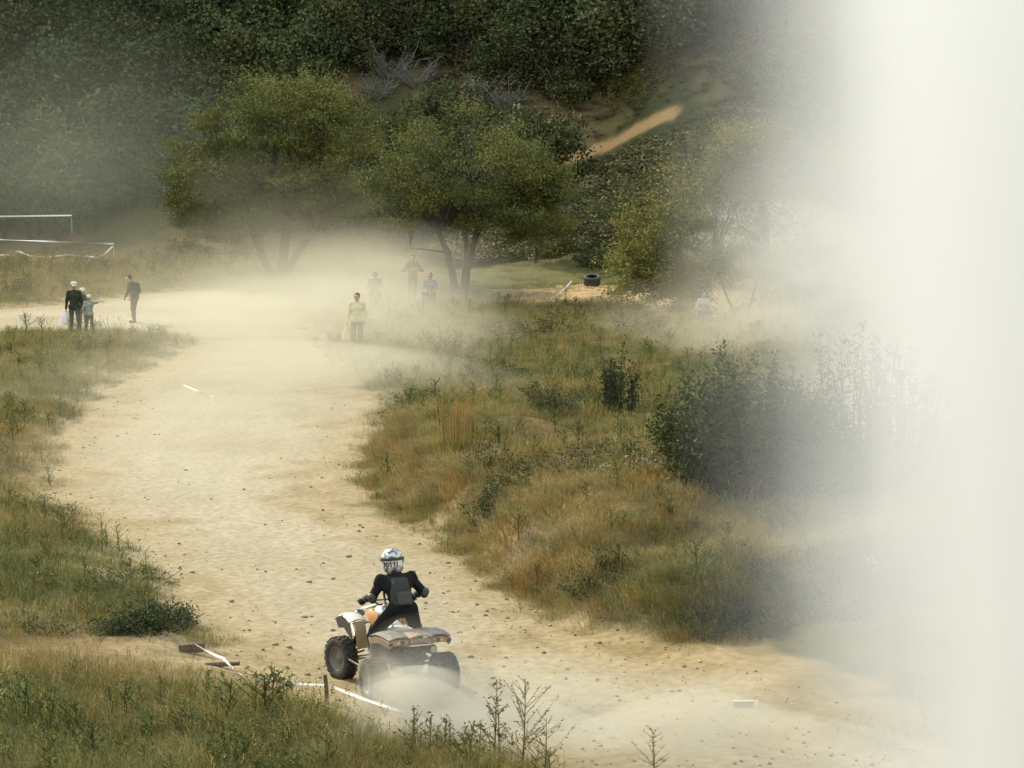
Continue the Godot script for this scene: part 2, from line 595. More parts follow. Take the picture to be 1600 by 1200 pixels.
func vegetation() -> void:
	# where the grass is rusty, straw pale, green, tall or thin (centre in metres on the ground, radii in metres)
	zone(60, 720, 2.2, 6.0, 1.2, 0.3, 0.0, 0.1)            # brown strip outside the bend
	zone(60, 800, 1.2, 3.0, 0.7, 0.3)
	zone(170, 1030, 2.2, 1.2, 0.1, 1.3, -0.4, -0.45, 0.55)    # trodden straw round the plank
	zone(300, 1060, 1.5, 0.9, 0.5, 0.9, -0.2, -0.4, 0.45)
	zone(450, 1060, 1.0, 0.6, 1.0, 0.5, 0.0, -0.3, 0.35)
	zone(110, 900, 1.8, 3.0, -0.3, -0.1, 0.9, 0.1)           # green slope
	zone(230, 960, 1.0, 1.0, 0.0, 0.0, 0.6, 0.1)
	zone(300, 1150, 3.0, 1.0, 0.1, 0.0, 0.5, 0.3)
	zone(60, 1150, 1.6, 1.0, 0.0, 0.1, 0.5, 0.1)
	zone(660, 1150, 0.9, 0.8, 0.0, 0.1, 0.9, 0.3)
	zone(60, 560, 5.0, 10.0, 0.0, 0.5, 0.3)
	zone(130, 430, 9.0, 12.0, 0.7, 0.4, 0.0, 0.3)
	zone(800, 590, 4.0, 9.0, 0.1, 0.15, 0.6)                  # olive field
	zone(720, 640, 1.0, 4.0, 0.9, 0.2)
	zone(850, 650, 2.0, 4.0, 0.5, 0.0, 0.2)
	zone(620, 720, 1.6, 4.0, 0.5, 0.6, -0.2)
	zone(700, 800, 1.6, 2.0, 0.7, 0.5)
	zone(980, 900, 3.0, 2.6, 0.7, 0.5, -0.35, 0.0)
	zone(1200, 880, 2.5, 3.0, 0.3, 0.7, -0.3, 0.0)
	zone(760, 820, 2.0, 3.0, 0.5, 0.4, -0.2, 0.0)
	zone(1130, 810, 1.6, 2.2, 0.9, 1.2, -0.8, 0.2)            # golden patch on the bank
	zone(1000, 850, 1.8, 1.8, 0.9, 0.5, -0.2, 0.1)
	zone(870, 850, 1.2, 1.6, 0.9, 0.4)
	zone(920, 900, 1.6, 1.2, 0.7, 0.2, 0.4)
	zone(1000, 780, 1.2, 2.0, 0.0, 0.1, 0.8)
	zone(1100, 930, 1.6, 1.0, 0.2, 0.3, 0.5)
	zone(1100, 1050, 2.2, 1.6, 0.3, 0.9, -0.4, -0.55, 0.62)
	zone(1250, 1080, 2.0, 2.0, 0.0, 1.0, -0.2, -0.5, 0.62)
	zone(800, 440, 6.0, 12.0, -0.2, 0.0, 0.7, -0.6)
	zone(420, 1090, 0.7, 0.7, 0.5, 0.6, -0.2, -0.55, 0.5)
	zone(350, 1050, 0.8, 0.5, 0.3, 0.8, -0.3, -0.55, 0.5)
	zone(510, 1125, 0.8, 0.7, 0.5, 0.3, 0.1, -0.5, 0.35)
	zone(600, 1140, 0.6, 0.6, 0.3, 0.2, 0.3, -0.45, 0.3)
	var low := []
	var high := []
	var weeds := []
	var fine := []
	var d := 21.8
	var total := 0
	while d < 121.0:
		var step := 0.25 + d * 0.004
		var half := d * 0.262 + 1.5
		var dens := (54.0 if d > 27.5 else 80.0) * pow(27.0 / d, 1.12)
		var cnt := int(dens * step * half * 2.0)
		for k in cnt:
			var x := rng.randf_range(-half, half)
			var dd := d + rng.randf() * step
			var st := look(sd_track, x, dd) if dd < 119.0 else 5.0
			var t2 := n_mid.get_noise_2d(x * 1.2 + 9.0, dd * 1.2)
			var t := n_tint.get_noise_2d(x * 1.6 + 70.0, dd * 1.6)
			var e := st + 0.5 * t2
			if e < 0.05 and (e < -0.9 or rng.randf() > 0.05 or x < -3.0): continue
			if x > 0.5 and dd < 40.0 and look(sd_field, x, dd) > 0.15 + 0.4 * t2 and rng.randf() < 0.8: continue
			if dd > 80.0 and look(sd_strip, x, dd) < 0.3 * t2 and rng.randf() < 0.85: continue
			var rust := 0.12 + 0.5 * t
			var straw := 0.22 - 0.5 * t2
			var green := 0.30 + 0.9 * n_tint.get_noise_2d(x * 2.3 - 50.0, dd * 2.3)
			var tall := 0.0
			var thin := 0.0
			for z in ZONES:
				var q: float = ((x - z[0]) / z[2]) ** 2 + ((dd - z[1]) / z[3]) ** 2
				if q > 6.0: continue
				var w := exp(-q)
				rust += z[4] * w; straw += z[5] * w; green += z[6] * w; tall += z[7] * w; thin += z[8] * w
			if rng.randf() < thin: continue
			rust = maxf(rust, 0.0); straw = maxf(straw, 0.0); green = maxf(green, 0.0)
			var pick := rng.randf() * (rust + straw + green + 0.35)
			var c := RUST if pick < rust else STRAW if pick < rust + straw else GREEN if pick < rust + straw + green else OLIVE
			c = vary(c.lerp(OLIVE, rng.randf_range(0.1, 0.65)), 0.25)
			var size := rng.randf_range(0.65, 1.25) * (1.0 + tall) * lerpf(0.35, 1.0, smoothstep(-0.2, 1.2, e)) * (1.0 + 0.004 * dd)
			size *= 1.0 + 0.7 * t2 + 0.3 * t
			var xf := Transform3D(Basis(Vector3.UP, rng.randf() * TAU).scaled(Vector3(size * 1.15, size, size * 1.15)), Vector3(x, height(x, dd) - 0.01, -dd))
			total += 1
			# more tufts where the bank is steep
			if dd < 50.0 and absf(look(sd_field, x, dd) + 0.5) < 0.8:
				for extra in 2:
					var ex := x + rng.randf_range(-0.2, 0.2)
					var ed := dd + rng.randf_range(-0.2, 0.2)
					(low if extra == 0 else fine).append([Transform3D(xf.basis, Vector3(ex, height(ex, ed) - 0.01, -ed)), vary(c, 0.2)])
			var r := rng.randf()
			if r < 0.03 + 0.05 * green and tall > -0.2:
				weeds.append([xf, vary(GREEN.lerp(OLIVE, rng.randf() * 0.7), 0.3)])
			elif r < 0.45: low.append([xf, c])
			elif r < 0.75: fine.append([xf, c])
			else: high.append([xf, c])
		d += step
	print("tufts ", total)
	scatter("meadow_grass", "low mixed dry and green meadow grass beside the track", [tuft(40, 0.17, 0.2, 0.8, 0.0055), tuft(44, 0.14, 0.22, 1.0, 0.005), tuft(36, 0.20, 0.18, 0.7, 0.0055)], low)
	scatter("fine_grass", "thin bent straw grass beside the track", [tuft(44, 0.25, 0.22, 1.0, 0.0032, 0.1), tuft(36, 0.28, 0.18, 0.8, 0.003, 0.15)], fine)
	scatter("tall_grass", "taller seeding grass stalks beside the track", [tuft(20, 0.34, 0.16, 0.6, 0.0036, 0.5), tuft(18, 0.40, 0.15, 0.5, 0.0034, 0.6), tuft(24, 0.30, 0.17, 0.7, 0.004, 0.35)], high)
	scatter("field_weed", "leafy green weeds growing among the meadow grass", [herb(0.30, 14, 0.034, 0.35), herb(0.36, 16, 0.03, 0.4), herb(0.24, 14, 0.036, 0.55)], weeds)
	# loose earth on the track
	var clods := []
	for k in 7000:
		var dd := 24.0 + 42.0 * pow(rng.randf(), 1.6)
		var x := rng.randf_range(-1, 1) * dd * 0.25
		var st := look(sd_track, x, dd)
		if st > 0.9: continue
		if rng.randf() > 0.12 + 0.88 * smoothstep(-2.5, -0.2, st + 1.5 * n_tint.get_noise_2d(x * 2.0, dd * 2.0)): continue
		var s := 0.010 + 0.022 * pow(rng.randf(), 5.0)
		clods.append([Transform3D(Basis(Vector3(rng.randfn(), rng.randfn(), rng.randfn()).normalized(), rng.randf() * TAU).scaled(Vector3(s, s * 0.7, s * rng.randf_range(0.7, 1.4))), Vector3(x, height(x, dd) + s * 0.25, -dd)), vary(Color(0.27, 0.21, 0.13), 0.5)])
	scatter("loose_clods", "small dry crumbs of earth strewn on the sandy track", [rock(1, 0.5), rock(2, 0.5)], clods)

func rock(sd: int, rough: float) -> Mesh:
	var mb := MB.new()
	mb.ball(Vector3.ZERO, Vector3.ONE, Basis(), 5, 8)
	var nz := FastNoiseLite.new()
	nz.seed = sd; nz.frequency = 0.9
	for k in mb.v.size():
		mb.v[k] *= 1.0 + rough * nz.get_noise_3dv(mb.v[k] * 1.3)
	return mb.mesh(M.soil_plain if M.has("soil_plain") else vmat(0.95, 0.0, 0.2))

# ------------------------------------------------------------------ trees and bushes
func bend(a: Vector3, b: Vector3, sag: float, cnt := 5) -> Array:
	var out := []
	var side := Vector3(rng.randfn(), 0.3 * rng.randfn(), rng.randfn()).normalized() * a.distance_to(b) * sag
	for k in cnt:
		var t := k / (cnt - 1.0)
		out.append(a.lerp(b, t) + side * sin(t * PI))
	return out

func taper(a: float, b: float, cnt := 5) -> Array:
	var out := []
	for k in cnt: out.append(lerpf(a, b, k / (cnt - 1.0)))
	return out

# lobes: [centre, radii]; clumps of small leaves fill them; stems: [[base, fork, radius], ...]
func tree(called: String, label: String, at: Vector3, stems: Array, lobes: Array, clumps: int, per: int, leaf: float, c1: Color, c2: Color, group := "", flat_ := 0.5) -> Node3D:
	var t := thing(called, label, "tree", at, 0.0, group)
	var wood := MB.new()
	var crown := MB.new()
	for s in stems:
		wood.tube(bend(s[0], s[1], 0.06, 6), taper(s[2], s[2] * 0.62, 6), 9)
	for k in clumps:
		var l: Array = lobes[k % lobes.size()]
		var u := Vector3(rng.randfn(), rng.randfn(), rng.randfn()).normalized() * pow(rng.randf(), 0.30)
		u.y = absf(u.y) if rng.randf() < 0.5 else u.y
		var p: Vector3 = l[0] + u * l[1]
		# a limb from the nearest fork
		var best: Array = stems[0]
		for s in stems:
			if s[1].distance_to(p) < best[1].distance_to(p): best = s
		if k % 2 == 0:
			var mid: Vector3 = best[1].lerp(l[0], 0.6)
			wood.tube([best[1], best[1].lerp(mid, 0.5) + Vector3(rng.randfn(), 0.4, rng.randfn()) * 0.12, mid, mid.lerp(p, 0.6) + Vector3(rng.randfn(), rng.randfn(), rng.randfn()) * 0.15, p], [best[2] * 0.45, best[2] * 0.34, best[2] * 0.24, best[2] * 0.14, 0.012], 5, false)
		var rad: float = rng.randf_range(0.5, 1.0) * (l[1].x + l[1].y) * 0.19
		var tone := c1.lerp(c2, clampf(rng.randf() * 0.9 + 0.25 * n_tint.get_noise_3dv(p * 2.0 + at), 0.0, 1.0))
		for q in per:
			var v := Vector3(rng.randfn(), rng.randfn() * flat_, rng.randfn()) * rad * 0.62
			leaf_into(crown, p + v, leaf * rng.randf_range(0.6, 1.35), tone, 0.55)
		# a few sprays that stick out
		for q in 3:
			var e := p + u * rad * rng.randf_range(1.0, 2.2) + Vector3(rng.randfn(), 0.3, rng.randfn()) * rad * 0.5
			for w in int(per * 0.07) + 4: leaf_into(crown, p.lerp(e, pow(rng.randf(), 0.7)) + Vector3(rng.randfn(), rng.randfn(), rng.randfn()) * 0.06, leaf * rng.randf_range(0.6, 1.2), tone, 0.5)
	part(wood, "trunk", M.bark, t)
	part(crown, "crown", M.leaf, t)
	return t

# a many-stemmed shrub of upright shoots
func shrub(called: String, label: String, at: Vector3, shoots: int, rad: float, h: float, leaf: float, leaves: int, c1: Color, c2: Color, category := "bush", group := "", bare := 0.15, lean := 0.5, narrow := 0.36) -> Node3D:
	var t := thing(called, label, category, at, 0.0, group)
	var wood := MB.new()
	var fol := MB.new()
	wood.col = Color(1, 1, 1)
	for k in shoots:
		var a := rng.randf() * TAU
		var r := sqrt(rng.randf())
		var base := Vector3(cos(a), 0, sin(a)) * r * rad * 0.75
		base.y = height(at.x + base.x, -(at.z + base.z)) - at.y - 0.05
		var hh := h * rng.randf_range(0.55, 1.0) * (1.0 - 0.45 * r * r)
		var tip := base + Vector3(cos(a) * r * rad * lean + rng.randfn() * 0.1, hh, sin(a) * r * rad * lean + rng.randfn() * 0.1)
		var pts := bend(base, tip, 0.06, 4)
		wood.tube(pts, taper(0.006 + 0.005 * h, 0.003, 4), 4, false)
		var tone := c1.lerp(c2, rng.randf())
		for q in leaves:
			var s := rng.randf_range(bare, 1.03)
			var seg := minf(s, 0.999) * 3.0
			var p: Vector3 = pts[int(seg)].lerp(pts[mini(int(seg) + 1, 3)], seg - int(seg))
			var sp := 0.05 + 0.16 * rad * 0.4 * (1.05 - s)
			leaf_into(fol, p + Vector3(rng.randfn(), rng.randfn() * 0.6, rng.randfn()) * sp, leaf * rng.randf_range(0.6, 1.3), tone, narrow)
	part(wood, "stem", M.twig, t).set_meta("kind", "stuff")
	part(fol, "foliage", M.leaf, t)
	return t

func copy(o: Node3D, at: Vector3, turn: float, sc: float, label := "") -> Node3D:
	var c: Node3D = o.duplicate()
	c.name = numbered(String(o.name).rstrip("0123456789").trim_suffix("_"))
	add_child(c)
	c.position = at
	c.rotation.y = turn
	c.scale = Vector3.ONE * sc
	if label: c.set_meta("label", label)
	return c

func trees() -> void:
	rng.seed = 5
	var lt1 := Color(0.15, 0.15, 0.04)
	var lt2 := Color(0.058, 0.08, 0.024)
	# the two broad trees on the grass
	var b := g(722, 462)
	tree("broad_tree", "broad olive green tree with forked trunk beside the resting spectators", b, [
		[Vector3(-0.25, -0.2, 0), Vector3(-0.95, 2.6, 0.2), 0.17], [Vector3(-0.05, -0.2, 0.1), Vector3(0.1, 2.7, -0.3), 0.15], [Vector3(0.1, -0.2, 0), Vector3(0.75, 2.9, 0.1), 0.2], [Vector3(0.1, 0.6, 0), Vector3(0.35, 2.2, 0.5), 0.09], [Vector3(-0.45, 1.75, 0.1), Vector3(-2.1, 1.95, 0.3), 0.05]], [
		[Vector3(0.1, 5.4, 0), Vector3(3.0, 2.3, 2.8)], [Vector3(2.2, 4.3, 0), Vector3(2.3, 1.7, 2.2)], [Vector3(-2.0, 4.4, 0.3), Vector3(1.8, 1.9, 2.0)], [Vector3(0.4, 3.7, 0.3), Vector3(3.4, 1.0, 2.5)], [Vector3(3.0, 4.4, 0), Vector3(1.2, 1.0, 1.2)], [Vector3(2.8, 2.9, 0.2), Vector3(1.5, 1.1, 1.3)]], 260, 270, 0.095, lt1, lt2)
	b = g(440, 440)
	tree("broad_tree", "larger broad tree with yellowing top half veiled by dust", b, [
		[Vector3(0, -0.2, 0), Vector3(0.3, 2.6, 0), 0.26], [Vector3(-0.2, -0.2, 0), Vector3(-1.4, 2.9, 0.3), 0.18], [Vector3(0.2, 0.4, 0), Vector3(2.0, 3.0, -0.2), 0.18]], [
		[Vector3(0.7, 6.4, 0), Vector3(2.9, 2.2, 2.9)], [Vector3(-0.6, 6.9, 0), Vector3(1.9, 1.7, 2.0)], [Vector3(-2.9, 4.8, 0), Vector3(1.8, 2.2, 2.0)], [Vector3(2.4, 5.0, 0), Vector3(2.1, 2.0, 2.2)], [Vector3(0.0, 4.2, 0.4), Vector3(3.6, 1.6, 2.6)], [Vector3(-3.2, 3.2, 0.2), Vector3(1.5, 1.4, 1.5)], [Vector3(1.5, 7.1, 0), Vector3(1.6, 1.4, 1.6)], [Vector3(-3.4, 2.0, 0.3), Vector3(1.6, 1.3, 1.5)], [Vector3(1.8, 2.6, 0.4), Vector3(2.4, 1.5, 2.0)], [Vector3(-1.0, 2.2, 0.6), Vector3(2.2, 1.4, 1.8)]], 340, 270, 0.098, lt1 * 1.05, lt2).scale = Vector3.ONE * 1.08
	# the thin olive tree on the right and its neighbours
	b = g(1160, 500)
	tree("thin_tree", "bushy yellow green tree at the foot of the spur behind dust", b, [
		[Vector3(0, -0.2, 0), Vector3(-1.0, 2.3, 0), 0.045], [Vector3(0.1, -0.2, 0), Vector3(0.9, 2.6, 0), 0.04]], [
		[Vector3(-1.0, 4.2, 0), Vector3(2.6, 2.0, 2.2)], [Vector3(1.8, 4.8, 0), Vector3(2.2, 1.9, 2.0)], [Vector3(-2.8, 3.0, 0), Vector3(2.0, 1.5, 1.6)], [Vector3(-3.4, 2.0, 0.3), Vector3(1.6, 1.2, 1.4)], [Vector3(0.5, 6.0, 0), Vector3(1.9, 1.3, 1.6)], [Vector3(-1.0, 1.6, 0.4), Vector3(2.4, 1.4, 1.6)], [Vector3(1.4, 1.8, 0.4), Vector3(2.0, 1.6, 1.6)], [Vector3(-3.0, 1.0, 0.5), Vector3(1.8, 1.0, 1.4)]], 300, 210, 0.10, Color(0.22, 0.20, 0.05), Color(0.11, 0.12, 0.035))
	b = g(820, 430)
	tree("small_tree", "small dark tree standing behind the forked tree", b + Vector3(0.6, 0, -4), [[Vector3(0, -0.2, 0), Vector3(0.1, 1.9, 0), 0.11]], [[Vector3(-0.3, 2.3, 0), Vector3(1.5, 1.4, 1.4)], [Vector3(0.7, 1.6, 0), Vector3(1.2, 1.0, 1.2)]], 60, 220, 0.095, lt1 * 0.7, lt2)
	# bushes on the spur
	var sp := []
	for q in [[930, 370, 1.7, 2.2, 0], [985, 330, 1.8, 2.4, 1], [960, 310, 1.2, 1.3, 0], [1050, 300, 1.9, 2.2, 2], [1100, 260, 1.6, 2.3, 1], [1020, 400, 1.5, 1.8, 2], [890, 350, 1.4, 1.3, 0], [1010, 275, 1.1, 1.0, 0], [1080, 350, 1.8, 2.3, 2], [1160, 300, 2.0, 2.6, 1], [1240, 250, 1.8, 2.8, 1], [1220, 340, 2.0, 2.5, 2], [1300, 300, 2.0, 2.6, 1], [940, 420, 1.2, 1.3, 0], [1130, 225, 1.3, 1.5, 1], [860, 370, 1.4, 1.9, 0], [1340, 380, 2.0, 2.6, 2], [970, 140, 1.5, 1.4, 2], [1010, 130, 1.3, 1.2, 2]]:
		var col: Color = [Color(0.05, 0.066, 0.022), Color(0.11, 0.11, 0.05), Color(0.125, 0.12, 0.03)][q[4]]
		var lab: String = ["dark green bush on the sunlit spur below the ochre cutting", "grey green bush on the sunlit spur below the wood", "yellow green bush on the sunlit spur below the wood"][q[4]]
		shrub("spur_bush", lab, g(q[0], q[1]), 40, q[2], q[3], 0.13, 62, col * 1.25, col * 0.75, "bush", "bushes on the spur", 0.1, 0.6, 0.5)
	# bushes along the far side of the meadow
	for q in [[40, 425, 1.3, 1.0], [110, 420, 1.2, 1.2], [170, 425, 1.0, 0.9], [230, 425, 1.2, 1.0], [290, 420, 1.4, 1.6], [20, 455, 1.0, 0.8]]:
		shrub("scrub_bush", "rusty brown scrub beyond the sandy path behind the walkers", g(q[0], q[1]), 26, q[2], q[3], 0.10, 40, Color(0.18, 0.12, 0.045), Color(0.10, 0.095, 0.035), "bush", "scrub beyond the path", 0.1, 0.6, 0.45)
	for q in [[860, 520, 1.0, 0.8], [910, 505, 1.1, 0.9], [800, 525, 0.9, 0.7], [1000, 520, 0.9, 0.7]]:
		shrub("scrub_bush", "brown scrub in front of the pale sand strip near the lying tyre", g(q[0], q[1]), 24, q[2], q[3], 0.09, 40, Color(0.13, 0.095, 0.035), Color(0.055, 0.065, 0.022), "bush", "scrub below the sand strip", 0.1, 0.7, 0.45)
	# the shrubs of the near field
	shrub("large_bush", "large dark green bush of upright leafy shoots on the bank", g(1160, 775), 190, 1.25, 2.6, 0.105, 150, Color(0.068, 0.085, 0.024), Color(0.042, 0.060, 0.018), "bush", "", 0.02, 0.5)
	shrub("large_bush", "tall grey bush standing in the added white fog", g(1360, 770), 120, 1.6, 2.9, 0.085, 110, Color(0.075, 0.09, 0.04), Color(0.05, 0.065, 0.03), "bush", "", 0.03, 0.5)
	shrub("sapling", "pointed dark green sapling standing alone in the meadow", g(967, 648), 26, 0.40, 1.75, 0.075, 120, Color(0.042, 0.060, 0.022), Color(0.026, 0.042, 0.016), "sapling", "", 0.03, 0.15)
	shrub("low_bush", "low dark bush at the foot of the pointed sapling", g(1012, 640), 20, 0.4, 0.5, 0.06, 40, GREEN * 0.7, GREEN * 0.5, "bush", "", 0.0, 0.7)
	shrub("low_bush", "yellow flowering low bush right of the pointed sapling", g(1030, 625), 18, 0.5, 0.75, 0.05, 40, Color(0.16, 0.15, 0.03), OLIVE, "bush", "", 0.1, 0.7)
	var shared := "small green bush in the meadow grass between the yellow reeds and the pointed sapling"
	var fr := [[780, 745, 0.5, 0.45, "small green bush below the yellow reeds"], [860, 640, 0.5, 0.5, shared], [905, 640, 0.5, 0.45, shared], [780, 800, 0.4, 0.55, "upright small bush on the bank below the yellow reeds"], [1060, 745, 0.7, 0.6, "low bush pressed against the foot of the large dark bush"], [890, 600, 0.5, 0.45, shared], [640, 640, 0.45, 0.5, "small bush at the track edge in drifting dust"], [770, 600, 0.55, 0.6, "small bush behind the yellow reeds"], [700, 560, 0.9, 0.7, "wide low bush in the grass near the lone spectator"], [900, 740, 0.7, 0.45, "wide low bush between the reeds and the bleached plant"], [935, 905, 0.4, 0.3, "added low dark bush imitating a shaded hollow in the golden bank grass"], [1130, 978, 0.45, 0.3, "added low dark bush imitating a shaded hollow at the foot of the bank"], [1250, 960, 0.8, 0.5, "low bush on the bank fading into the added white fog"]]  # the two low dark bank bushes are added to imitate shaded hollows
	for q in fr:
		shrub("field_bush", q[4], g(q[0], q[1]), 30, q[2] * 1.2, q[3] * 1.35, 0.055, 80, Color(0.055, 0.068, 0.025), Color(0.03, 0.042, 0.016), "bush", "small bushes of the right meadow", 0.0, 0.7)
	for q in [[235, 985, 0.42, 0.42], [200, 990, 0.3, 0.3], [270, 975, 0.25, 0.28]]:
		shrub("verge_bush", "small dark green bush above the plank in the straw", g(q[0], q[1]), 34, q[2] * 1.2, q[3] * 1.3, 0.05, 90, GREEN * 0.55, GREEN * 0.38, "bush", "dark bushes above the plank", 0.0, 0.6)
	for q in [[60, 985, 0.5, 0.35], [150, 920, 0.5, 0.35], [40, 930, 0.4, 0.3], [230, 910, 0.4, 0.3]]:
		shrub("verge_bush", "small grey green bush on the slope left of the track", g(q[0], q[1]), 22, q[2], q[3], 0.045, 55, GREEN * 0.8, GREEN * 0.6, "bush", "bushes on the left slope", 0.0, 0.7)
	# dry pale plant, orange reeds
	shrub("dry_plant", "bleached white dry plant beside the large dark bush", g(1000, 738), 16, 0.4, 0.42, 0.06, 24, Color(0.5, 0.47, 0.38), Color(0.35, 0.32, 0.25), "plant", "", 0.3, 1.4)
	shrub("dry_plant", "bleached pale plant in the added white fog below the tall grey bush", g(1390, 870), 20, 0.5, 0.5, 0.06, 26, Color(0.5, 0.47, 0.38), Color(0.35, 0.32, 0.25), "plant", "", 0.3, 1.2)
	var reed := thing("reed_clump", "clump of upright yellow reeds with orange tops in the meadow", "plant", g(716, 700))
	var rs := MB.new()
	var rt := MB.new()
	for k in 44:
		var a := rng.randf() * TAU
		var r := sqrt(rng.randf())
		var base := Vector3(cos(a) * r * 0.34, -0.03, sin(a) * r * 0.22)
		var tip := base + Vector3(cos(a) * r * 0.1, rng.randf_range(0.6, 0.95), sin(a) * r * 0.08)
		rs.col = vary(Color(0.28, 0.21, 0.07), 0.3)
		rs.tube([base, base.lerp(tip, 0.5), tip], [0.009, 0.008, 0.004], 4, false)
		for q in 12: leaf_into(rt, base.lerp(tip, rng.randf_range(0.7, 1.08)) + Vector3(rng.randfn(), rng.randfn() * 0.4, rng.randfn()) * 0.025, 0.045, Color(0.36, 0.20, 0.06), 0.25)
	part(rs, "stem", M.grass, reed).set_meta("kind", "stuff")
	part(rt, "seed_head", M.grass, reed).set_meta("kind", "stuff")
	# tall weeds one can pick out against the track
	for q in [[771, 1200, 1.0, 20, "dark green spike weed in front of the quad's dust", 1], [815, 1215, 1.05, 26, "wide airy weed with small dry leaves in front of the quad's dust", 0], [850, 1225, 0.72, 16, "loose dry weed arching right in front of the quad's dust", 0], [1022, 1215, 0.5, 16, "lone small dry weed standing in the track dust", 0], [745, 1205, 0.55, 16, "short leafy weed beside the dark spike weed", 1], [415, 1200, 0.62, 16, "dark narrow weed in the foreground grass", 1], [505, 1215, 0.5, 14, "dark curling weed below the tape stake", 1], [640, 1195, 0.62, 18, "bushy green weed where the tape ends in the grass", 1], [690, 1200, 0.6, 18, "dense upright green weed among the foreground grass", 1], [160, 850, 0.55, 14, "dry weed at the track edge on the left slope", 0], [187, 862, 0.5, 14, "slim dry weed leaning over the track edge", 0], [96, 850, 0.6, 12, "rusty dry weed beside the thin stake", 0], [228, 900, 0.42, 12, "short dry weed on the edge below the left slope", 0], [668, 1190, 0.5, 16, "leafy green weed between tape end and dust", 1]]:
		var w := thing("tall_weed", q[4], "weed", g(q[0], q[1]))
		var mb := MB.new()
		var green: bool = q[5] == 1
		var lc := Color(0.10, 0.10, 0.035) if green else Color(0.22, 0.17, 0.075)
		herb_into(mb, Vector3.ZERO, q[2], q[3], 0.042 if green else 0.03, 0.24 if green else 0.5, lc, Color(0.14, 0.11, 0.05))
		if q[3] > 17 and green: herb_into(mb, Vector3(0.06, 0, 0.03), q[2] * 0.8, q[3], 0.04, 0.25, lc, Color(0.14, 0.11, 0.05))
		part(mb, "stem_and_leaves", M.grass, w)
	wood()

